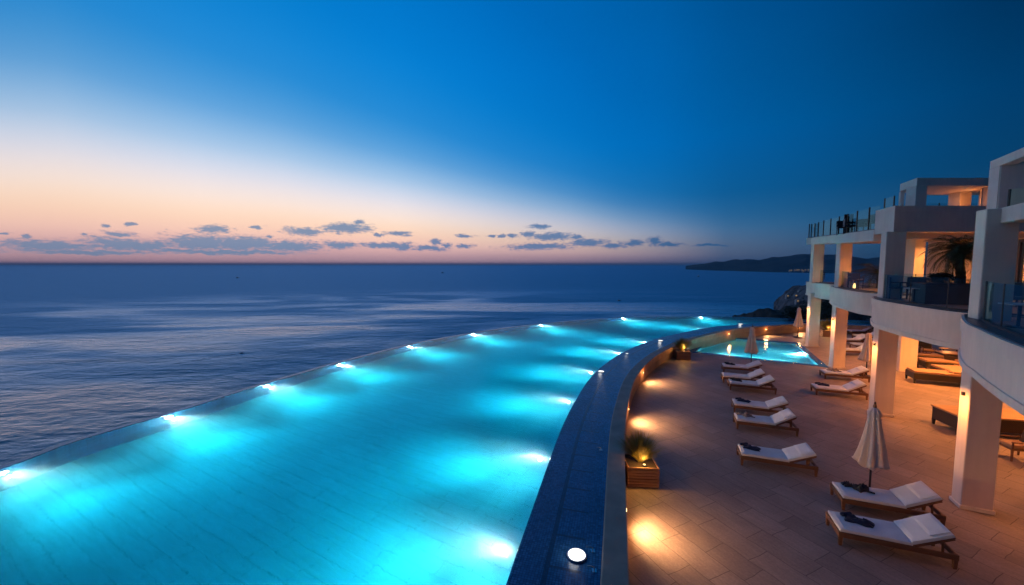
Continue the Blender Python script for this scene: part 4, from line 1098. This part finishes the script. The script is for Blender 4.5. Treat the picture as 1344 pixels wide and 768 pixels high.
def bush(name, label, loc_, rx, ry, rz_, n, leaf, seed, cat='shrub', trunk=True, mat='bush', group=None):
    rnd = random.Random(seed); r = thing(name, label, cat, loc_, 0, group)
    b = MB()
    clumps = [(Vector((rnd.uniform(-.65,.65)*rx, rnd.uniform(-.65,.65)*ry, rz_*(1+rnd.uniform(-.5,.7)))), rnd.uniform(.3,.55)) for _ in range(14)]
    for k in range(n):
        c, cr = rnd.choice(clumps)
        v = Vector((rnd.gauss(0,1), rnd.gauss(0,1), rnd.gauss(0,1))).normalized()*rnd.random()**.4
        p = c + Vector((v.x*rx*cr, v.y*ry*cr, v.z*rz_*cr)); 
        if p.z < .02: continue
        a = Vector((rnd.uniform(-1,1), rnd.uniform(-1,1), rnd.uniform(-1,1))).normalized(); c2 = a.orthogonal().normalized()
        s = leaf*rnd.uniform(.6, 1.3)
        b.bm.faces.new([b.bm.verts.new(q) for q in (p-a*s, p+c2*s*.45, p+a*s, p-c2*s*.45)])
    b.build('crown', M[mat], r, normals=False)
    if trunk:
        b = MB()
        b.tube([(0,0,0),(.05*rx,0,rz_*.5),(0,.05*ry,rz_*1.0)], [.09*rz_,.07*rz_,.03*rz_], 8)
        for k in range(5):
            a = k*1.3; b.tube([(0,0,rz_*.45),(math.cos(a)*rx*.35, math.sin(a)*ry*.35, rz_*.95)], [.045*rz_,.015*rz_], 6)
        b.build('trunk', M['palmtrunk'], r)
    return r
bush('shrub', 'low dark shrub planted beside the palm on the nearest glass balcony', at(1226, 392, Z2+.02), .55, .4, .45, 900, .05, 3)
bush('shrub', 'dark leafy shrub around the foot of the balcony palm', pp + Vector((-.5, .0, .70)), .45, .35, .2, 900, .05, 4, trunk=False)
for k, (x, y, rx, rz_, lb) in enumerate(((30.8, 41.8, 2.2, 1.5, 'dark round tree behind the pool end, seen left of the second farthest column'),
        (35.2, 44.0, 3.0, 2.0, 'dark spreading tree beyond the blue end of the pool'), (40.0, 42.0, 3.0, 2.2, 'dark tree at the right end of the row beyond the pool'),
        (31.5, 33.8, .9, 1.3, 'tall dark shrub beside the lit planter near the farthest column'))):
    bush('garden_tree' if k < 3 else 'garden_shrub', lb, Vector((x, y, -1.2 if k < 3 else 0)), rx, rx*.8, rz_, 3800 if k < 3 else 1500, .13 if k < 3 else .07, 20+k, 'tree' if k < 3 else 'shrub')

# ------------------------------------------------------------------ furniture under the building
def make_daybed(label, loc_, rz, Lx=2.1, Wy=1.0, h=.62, group=None, name='wicker_daybed', cat='daybed', top='tan'):
    r = thing(name, label, cat, loc_, rz, group)
    b = MB(); b.box(0, Lx, 0, Wy, .22, h-.08); b.build('base', M['wicker'], r, bevel=.015)
    for (x, y) in ((.0, .0), (.0, Wy-.09), (Lx-.09, 0), (Lx-.09, Wy-.09)):
        b = MB(); b.taper(x+.002, x+.088, y+.002, y+.088, 0, .23, .7); b.build('leg', M['dark'], r)
    if top == 'tan':
        b = MB(); b.box(.03, Lx-.03, .03, Wy-.03, h-.078, h+.03); b.build('cushion', M['tan'], r, bevel=.03, seg=3)
        b = MB(); b.box(Lx-.75, Lx-.1, .08, Wy-.08, 0, .11, Matrix.Translation((0,0,h+.03)) @ Matrix.Rotation(-.22, 4, 'Y') @ Matrix.Translation((.03,0,-.34)) if False else Matrix.Translation((0,0,h+.035))); b.build('pillow', M['tan'], r, bevel=.04, seg=3)
    else:
        b = MB(); b.box(-.04, Lx+.04, -.04, Wy+.04, h-.078, h-.02); b.build('table_top', M['tabletop'], r, bevel=.008)
    return r
q = at(1196, 500, 0)
make_daybed('dark wicker daybed with tan cushion, beside the inner orange lit column', at(1199, 503, 0), math.radians(-25), 2.3, 1.0, .62, 'lounge furniture under the building')
make_daybed('tan cushioned daybed standing behind the first daybed under the balcony', at(1214, 487, 0), math.radians(-22), 2.2, 1.0, .62, 'lounge furniture under the building')
make_daybed('farthest tan cushioned daybed, in front of the lit wall', at(1200, 477, 0), math.radians(-18), 2.4, .9, .55, 'lounge furniture under the building')
make_daybed('right hand daybed under the balcony, near the table lamp', at(1236, 500, 0), math.radians(-20), 2.0, 1.1, .66, 'lounge furniture under the building')
make_daybed('long dark wicker sideboard with a brown wooden top, standing behind the nearest column', at(1220, 556.5, 0) + Vector((-.1, -1.05, 0)), math.radians(-12), 2.9, 1.15, .78, None, 'wicker_sideboard', 'sideboard', 'wood')
# lounge chairs
def make_chair():
    r = thing('lounge_chair', 'chair', 'armchair', (0,0,0))
    for (x, y) in ((0,0),(0,.6),(.62,0),(.62,.6)):
        b = MB(); b.taper(x, x+.05, y, y+.05, 0, .40 if x > .1 else .40, .7); b.build('leg', M['teak'], r)
    b = MB(); b.box(0, .67, 0, .65, .36, .41); b.build('seat_frame', M['teak'], r, bevel=.008)
    b = MB(); b.box(.03, .60, .05, .60, .412, .52); b.build('seat_cushion', M['tan'], r, bevel=.03, seg=2)
    Mb = Matrix.Translation((.60, 0, .40)) @ Matrix.Rotation(.25, 4, 'Y')
    b = MB(); b.box(0, .05, .02, .63, 0, .52, Mb); b.build('backrest', M['wicker'], r, bevel=.02, seg=2)
    for y in (0, .6):
        b = MB(); b.box(-.0, .68, y, y+.05, .60, .635); b.box(.01, .05, y+.005, y+.045, .38, .605); b.build('armrest', M['teak'], r, bevel=.006)
    return r
ch = make_chair(); ch.location = at(1327, 606, 0); ch.rotation_euler.z = math.radians(-15); ch['label'] = 'wooden armchair at the right edge, half out of the picture behind the nearest column'; ch['group'] = 'wooden armchairs'
again(ch, at(1206, 483, 0), math.radians(120), 'armchair with dark back beside the inner column under the balcony', 'wooden armchairs')
again(ch, at(1246, 484, 0), math.radians(200), 'armchair by the lit wall under the balcony, right of the lamp', 'wooden armchairs')
again(ch, at(1216, 474, 0), math.radians(150), 'armchair behind the first daybed, turned toward the lit wall', 'wooden armchairs')
again(ch, at(1228, 470, 0), math.radians(60), 'armchair beside the low table in front of the console', 'wooden armchairs')
again(ch, at(1256, 492, 0), math.radians(-20), 'armchair just left of the nearest column top, under the balcony', 'wooden armchairs')
make_daybed('low dark wicker table with a pale wooden top among the daybeds', at(1222, 484, 0), math.radians(-20), 1.3, .8, .45, None, 'low_table', 'table', 'wood')
make_daybed('larger dark wicker dining table in front of the lit back wall', at(1238, 479, 0), math.radians(-24), 1.9, 1.0, .76, None, 'dining_table', 'table', 'wood')
# table lamp on small console
cp = at(1246, 472, 0)
tl = thing('console_table', 'small dark console table under the balcony, carrying a lit lamp', 'table', cp, -.3)
b = MB(); b.box(-.5, .5, -.2, .2, .70, .75); b.build('table_top', M['tabletop'], tl)
for x in (-.46, .41):
    for y in (-.17, .12): b = MB(); b.box(x, x+.05, y, y+.05, 0, .699); b.build('leg', M['dark'], tl)
lp = thing('table_lamp', 'lit table lamp with glowing shade on the console under the balcony', 'lamp', cp + Vector((0,0,.752)))
b = MB(); b.lathe([(.09, 0), (.09, .02), (.025, .05), (.02, .28)], 16); b.build('base', M['dark'], lp)
b = MB(); b.lathe([(.19, .26), (.14, .52)], 20); b.build('lamp_shade', M['shade'], lp)
lamp('POINT', cp + Vector((-.35, -.1, 1.15)), 35, WARM, size=.15, name='table_lamp_light')
# dark board on the far wall
bd = at(1206, 470, 0)
mb_ = thing('menu_stand', 'dark board on a stand beside the inner column under the balcony', 'board', at(1206, 474, 0), -.2)
b = MB(); b.box(-.45, .45, -.02, .02, 1.0, 1.45); b.build('board', M['dark'], mb_); b = MB(); b.box(-.03, .03, -.03, .03, 0, 1.0); b.box(-.25,.25,-.15,.15,0,.03); b.build('stand', M['dark'], mb_)

# balcony furniture (dark chairs and small tables behind the glass)
def make_bchair():
    r = thing('balcony_chair', 'chair', 'chair')
    for (x, y) in ((0,0),(0,.5),(.5,0),(.5,.5)):
        b = MB(); b.taper(x, x+.04, y, y+.04, 0, .42, .7); b.build('leg', M['dark'], r)
    b = MB(); b.box(-.02, .56, -.02, .56, .42, .50); b.build('seat', M['darkplanter'], r, bevel=.02)
    b = MB(); b.box(.50, .56, -.02, .56, .50, .88); b.build('backrest', M['darkplanter'], r, bevel=.02)
    for y in (-.03, .53): b = MB(); b.box(0, .5, y, y+.05, .64, .68); b.box(.0,.04,y+.005,y+.045,.5,.64); b.build('armrest', M['dark'], r)
    return r
bc = make_bchair(); bc.location = at(1190, 392, Z2+.012); bc.rotation_euler.z = 2.4
bc['label'] = 'dark chair behind the balcony glass beside the second nearest column'; bc['group'] = 'dark balcony chairs'
for px, py, rz, lb, z in ((1204, 394, .4, 'dark chair behind the balcony glass, right of the white topped table', Z2+.012), (1336, 402, 2.2, 'dark chair on the nearest balcony by the curtained door', Z2+.016),
                       (1349, 415, .3, 'second dark chair on the nearest balcony, at the picture edge', Z2+.016), (1133, 379, 1.2, 'dark chair on the balcony left of the low palm', Z2+.008), (1082, 367, 2.0, 'dark chair on the farthest balcony', Z2+.004)):
    again(bc, at(px, py, z), rz, lb, 'dark balcony chairs')
def make_btable():
    r = thing('balcony_table', 'table', 'table')
    b = MB(); b.lathe([(.30, .50), (.31, .515), (.30, .53)], 24); b.build('table_top', M['whitewall'], r)
    b = MB(); b.lathe([(.18, 0), (.18, .02), (.03, .04), (.03, .50)], 16); b.build('pedestal', M['dark'], r)
    return r
bt = make_btable(); bt.location = at(1199, 397, Z2+.012); bt['label'] = 'small white topped round table behind the balcony glass near the palm'; bt['group'] = 'small balcony tables'
again(bt, at(1336, 430, Z2+.016), 0, 'small white topped round table on the nearest balcony', 'small balcony tables')
again(bt, at(1125, 378, Z2+.008), 0, 'small round table on the balcony beside the glowing lantern', 'small balcony tables')
def lantern(label, loc_, s=1.0, power=3):
    r = thing('lantern', label, 'lantern', loc_, 0, 'glowing balcony lanterns')
    b = MB(); b.box(-.09*s, .09*s, -.09*s, .09*s, 0, .02); b.box(-.09*s,.09*s,-.09*s,.09*s,.30*s,.33*s)
    for x in (-.085, .07):
        for y in (-.085, .07): b.box(x*s, (x+.015)*s, y*s, (y+.015)*s, .02, .30*s)
    b.build('frame', M['dark'], r); b = MB(); b.lathe([(.035*s, .02), (.04*s, .12*s), (.02*s, .22*s)], 12); b.build('flame', M['shade'], r)
    lamp('POINT', Vector(loc_)+Vector((-.15,-.15,.3)), power, WARM, size=.06, name='lantern_light')
lantern('glowing lantern on the farthest balcony beside its column', at(1069, 366.5, Z2+.006), 1.0, 4)
lantern('glowing lantern on the balcony between the second and third farthest columns', at(1121, 379, Z2+.53), .9, 4)
lantern('glowing lantern on the balcony floor, left of the palm planter', at(1217, 389, Z2+.012), 1.8, 14)
# low stone garden wall on the balcony, warm lit
gwall = MB(); ga, gb_ = atY(1213, 365, 20.6), atY(1282, 365, 16.6)
g0 = Vector((ga.x, 20.6)); g1_ = Vector((gb_.x+.2, 16.0)); uu = (g1_-g0); 
rnd = random.Random(5)
nst = 26
for rr_ in range(5):
    for k in range(nst):
        a = g0 + uu*((k+(.5 if rr_ % 2 else 0))/nst); c = g0 + uu*((k+.94+(.5 if rr_ % 2 else 0))/nst); n_ = Vector((uu.y, -uu.x)).normalized()*rnd.uniform(-.03, .03)
        th = Vector((-uu.y, uu.x)).normalized()*.3
        gwall.prism([a+n_, c+n_, c+th+n_, a+th+n_], 4.93+rr_*.14, 4.93+rr_*.14+.13)
o = gwall.build('stone_garden_wall', M['lavastone']); tag(o, 'low rough stone wall glowing orange behind the balcony palm', 'wall')
lamp('POINT', (ga.x-.1, 19.6, 5.75), 30, WARM, size=.1, name='garden_lamp')

# roof terrace furniture silhouettes
for k, (px, py, Y_, rz, lb) in enumerate(((1103, 305, 22.6, 1.0, 'dark upright chair at the left of the group on the roof terrace'), (1110, 305.5, 22.0, 2.6, 'dark low chair in the middle of the roof terrace group'),
      (1121, 305, 21.4, .4, 'dark chair just right of the roof terrace group'), (1143, 305, 19.4, 3.0, 'dark chair at the right end of the roof terrace'))):
    x = atY(px, py, Y_).x + .5; again(bc, Vector((x, Y_, zroof(0, Y_)-.03)), rz, lb, 'dark chairs on the roof terrace', .95)
ft = thing('shade_screen', 'tall dark folded screen among the chairs on the roof terrace', 'screen', (atY(1101.5, 300, 22.5).x+.25, 22.5, zroof(0, 22.5)-.03))
for k in range(3):
    b = MB(); b.box(k*.17, k*.17+.16, -.02+.05*(k % 2), .02+.05*(k % 2), .05, 1.12-.1*(k == 1)); b.build('panel', M['dark'], ft)
b = MB(); b.box(0, .5, -.04, .1, 0, .05); b.build('foot', M['dark'], ft)

# ------------------------------------------------------------------ sea, land
SEA = -90.0
b = MB(); R = 120000; n = 48
vs = [b.bm.verts.new((R*math.cos(2*PI*k/n), R*math.sin(2*PI*k/n), 0)) for k in range(n)]
b.bm.faces.new(vs); o = b.build('sea', M['sea'], loc=(0, 0, SEA)); tag(o, kind='structure')
for p in o.data.polygons:
    if p.normal.z < 0: p.flip()

# hillside that carries the terrace
def heightfield(name, x0, x1, y0, y1, nx, ny, fn, mat):
    b = MB(); g = []
    for i in range(nx+1):
        rr = []
        for j in range(ny+1):
            x = x0+(x1-x0)*i/nx; y = y0+(y1-y0)*j/ny; rr.append(b.bm.verts.new((x, y, fn(x, y))))
        g.append(rr)
    for i in range(nx):
        for j in range(ny): b.bm.faces.new((g[i][j], g[i+1][j], g[i+1][j+1], g[i][j+1]))
    o = b.build(name, mat, smooth=False)
    for p in o.data.polygons:
        if p.normal.z < 0: p.flip()
    tag(o, kind='structure'); return o
def dist_out(x, y):
    """signed distance outside the outer edge of the resort"""
    i = near_idx(RO, (x, y)); p = RO[i]; n = norm_at(OU, i, -1)
    s = (x-p[0])*n.x + (y-p[1])*n.y
    return s if abs(s) > 0 and s < 0 else math.hypot(x-p[0], y-p[1])
def hill(x, y):
    if y > 39 and x > 30 or x > 42: d = max(0, max((y-40), (x-60)*.3)) ; 
    else: d = max(0, dist_out(x, y))
    z = -1.25 - .0*d if d <= 0 else -3.2 - d*1.05
    if x > 34 and y > 36: z = -1.4 - max(0, y-44)*.9
    return max(SEA-5, z + (2.2*noise.noise((x*.07, y*.07, 0)) + .8*noise.noise((x*.3, y*.3, 2)))*min(1, d/6))
heightfield('hillside', -130, 170, -60, 170, 150, 115, hill, M['land'])

# headlands
def ridge(name, pts, mat, seed, amp, depth, nz=.02, nu=90, nv=22):
    """pts: (px, py_shore, py_top, distance_to_crest) skyline survey; turned into a landform with width and depth"""
    b = MB(); g = []
    for i in range(nu+1):
        t_ = i/nu*(len(pts)-1); k = min(int(t_), len(pts)-2); f_ = t_-k
        px = pts[k][0]*(1-f_)+pts[k+1][0]*f_; top = pts[k][1]*(1-f_)+pts[k+1][1]*f_; D = pts[k][2]*(1-f_)+pts[k+1][2]*f_
        r_ = ray(px, 347); hd = Vector((r_.x, r_.y, 0)).normalized()
        cr = ray(px, top); kk = D/math.hypot(cr.x, cr.y); ztop = H + cr.z*kk
        rr = []
        for j in range(nv+1):
            v = j/nv*2-1                                  # -1 near shore, 0 crest, 1 back
            w_ = depth*(1 if v < 0 else 1.3)
            dd = D + v*w_; prof = max(0, 1-abs(v)**1.25)
            p = hd*dd
            z = SEA-6 + (ztop-SEA+6)*prof + amp*noise.noise((p.x*nz, p.y*nz, seed))*prof*(1-prof*.6) + amp*.35*noise.noise((p.x*nz*4, p.y*nz*4, seed+3))*(prof**.5)
            rr.append(b.bm.verts.new((p.x, p.y, z)))
        g.append(rr)
    for i in range(nu):
        for j in range(nv): b.bm.faces.new((g[i][j], g[i+1][j], g[i+1][j+1], g[i][j+1]))
    o = b.build(name, mat, smooth=False)
    for p in o.data.polygons:
        if p.normal.z < 0: p.flip()
    tag(o, kind='structure'); return o
ridge('headland', [(962,417,430),(975,412.5,420),(995,408.5,400),(1015,404.5,390),(1040,402.5,380),(1060,402,370),(1110,404,360),(1160,408,350)], M['land'], 3, 9, 130, .03, 110, 26)
ridge('town_headland', [(1018,398,950),(1026,389,900),(1036,380,860),(1050,374,830),(1064,372,800),(1100,372,760),(1160,374,740)], M['town'], 7, 16, 220, .012, 110, 26)
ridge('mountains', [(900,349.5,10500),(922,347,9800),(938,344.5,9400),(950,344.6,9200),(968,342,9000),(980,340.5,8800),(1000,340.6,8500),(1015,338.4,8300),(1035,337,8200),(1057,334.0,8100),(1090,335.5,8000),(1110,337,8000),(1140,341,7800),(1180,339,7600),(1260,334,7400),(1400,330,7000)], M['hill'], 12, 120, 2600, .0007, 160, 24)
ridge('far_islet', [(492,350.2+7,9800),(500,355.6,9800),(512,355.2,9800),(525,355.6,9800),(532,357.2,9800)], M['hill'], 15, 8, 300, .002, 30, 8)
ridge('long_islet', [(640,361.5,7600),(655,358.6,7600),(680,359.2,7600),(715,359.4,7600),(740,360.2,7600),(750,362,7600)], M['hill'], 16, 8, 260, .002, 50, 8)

# small lit houses on the far coasts
rnd = random.Random(9)
def house(px, py, D, s, lb, group):
    r_ = ray(px, py); k = D/math.hypot(r_.x, r_.y); p = Vector((r_.x*k, r_.y*k, H + r_.z*k))
    r = thing('coast_house', lb, 'house', p, rnd.uniform(-.5, .5), group)
    b = MB(); b.box(-s, s, -s*.6, s*.6, -s*2.0, s*.7); b.box(-s*.5, s*.7, -s*.4, s*.4, s*.7, s*1.2); b.build('wall', M['whitewall'], r)
    b = MB(); b.box(-s*.4, s*.3, -s*.66, -s*.61, -.2*s, s*.25); b.build('window', M['window_lit'], r)
labs = 'small pale house with a lit window on the far town headland'
for k in range(9):
    px = rnd.uniform(1030, 1062); py = 385 + (1062-px)*.12 + rnd.uniform(-4, 9)
    house(px, py, 815-(py-380)*6, 2.6, labs, 'houses on the town headland')
for k in range(9):
    px = 1036 + k*3.1 + rnd.uniform(-1, 1); house(px, 355.5+rnd.uniform(-1.2, 1), 5300, 9, 'tiny lit house on the shore below the far mountains', 'houses under the far mountains')

# boats
def boat(px, py, s, lb, name='motor_boat', wake=0, light=True):
    p = at(px, py, SEA); r = thing(name, lb, 'boat', p, math.radians(15))
    b = MB(); n = 10; rows = []
    for (zz, k) in ((-.3, .55), (.9, 1.0)):
        L_ = []
        for i in range(n+1):
            u = i/n; L_.append((( u-.5)*9*s*(.92 if k < 1 else 1), 1.5*s*k*(1-max(0, (u-.45)/.55)**2.2), zz*s))
        for i in range(n, -1, -1): L_.append((L_[i][0], -L_[i][1], zz*s))
        rows.append(L_)
    lo = [b.bm.verts.new(v) for v in rows[0]]; hi = [b.bm.verts.new(v) for v in rows[1]]; m_ = len(lo)
    for i in range(m_): b.bm.faces.new((lo[i], lo[(i+1) % m_], hi[(i+1) % m_], hi[i]))
    b.bm.faces.new(hi); b.bm.faces.new(lo[::-1]); b.build('hull', M['boathull'], r)
    b = MB(); b.taper(-2.6*s, .9*s, -1.0*s, 1.0*s, .9*s, 2.3*s, 1.15); b.build('cabin', M['whitewall'], r)
    if light:
        b = MB(); b.tube([(-.5*s,0,2.3*s),(-.5*s,0,4.2*s)], .09*s, 6); o = b.build('mast', M['steel'], r)
        b = MB(); b.lathe([(.25*s, 4.2*s), (.3*s, 4.5*s), (.1*s, 4.8*s)], 8, (-.5*s,0,0)); b.build('lamp', M['window_lit'], o)
boat(312, 365, 2.6, 'tiny pale boat far out on the left of the sea')
boat(318, 464, .5, 'small motor boat at the head of its dark wake, left of the pool', light=False)
boat(581, 358.5, 4.0, 'tiny pale ship near the horizon left of centre')
boat(917, 363.5, 2.6, 'tiny lit boat out on the sea below the mountains')
boat(813, 395, 1.2, 'tiny dim boat on the sea above the far rim of the pool', light=False)
# wake behind the boat: foam streak on the water
m_, t = newmat('wake_foam')
tc = t.n('ShaderNodeTexCoord'); nz = t.n('ShaderNodeTexNoise', {'Vector': tc.outputs['Object'], 'Scale': .35, 'Detail': 5.0})
bs = t.n('ShaderNodeBsdfPrincipled', {'Base Color': (.35, .42, .48, 1), 'Roughness': .8}); tr = t.n('ShaderNodeBsdfTransparent')
mx = t.n('ShaderNodeMixShader', {0: t.smooth(nz.outputs[0], .45, .75), 1: tr.outputs[0], 2: bs.outputs[0]}); t.n('ShaderNodeOutputMaterial', {'Surface': mx.outputs[0]})
a = at(316, 463.5, SEA); c = at(252, 474, SEA); u = (c-a).normalized(); s_ = Vector((-u.y, u.x, 0))
b = MB(); A1 = []; A2 = []
for k in range(24):
    f_ = k/23; p = a + (c-a)*f_ + Vector((0,0,.12)); w_ = 1.2 + 3.5*f_; A1.append(p+s_*w_); A2.append(p-s_*w_)
b.strip(A1, A2); o = b.build('wake', m_); tag(o, kind='structure')

b = MB(); b.box(-130000, 130000, -130000, 130000, SEA-12, 240)
m_ = bpy.data.materials.new('sea_air'); m_.use_nodes = True; t = NT(m_.node_tree)
pv = t.n('ShaderNodeVolumePrincipled', {'Color': (.55, .80, 1.0, 1), 'Density': 1.8e-5, 'Anisotropy': 0.0})
t.n('ShaderNodeOutputMaterial', {'Volume': pv.outputs[0]})
o = b.build('haze', m_); tag(o, kind='stuff')

# ------------------------------------------------------------------ render settings
vs_ = scn.view_settings; vs_.view_transform = 'Standard'; vs_.look = 'None'; vs_.exposure = 0; vs_.gamma = 1; vs_.use_curve_mapping = False
cy = scn.cycles
cy.use_denoising = True; cy.max_bounces = 8; cy.diffuse_bounces = 4; cy.glossy_bounces = 3; cy.transmission_bounces = 6; cy.transparent_max_bounces = 12; cy.volume_bounces = 0
cy.caustics_reflective = False; cy.caustics_refractive = True; cy.sample_clamp_indirect = 0; cy.sample_clamp_direct = 0; cy.blur_glossy = .5
cy.use_light_tree = True
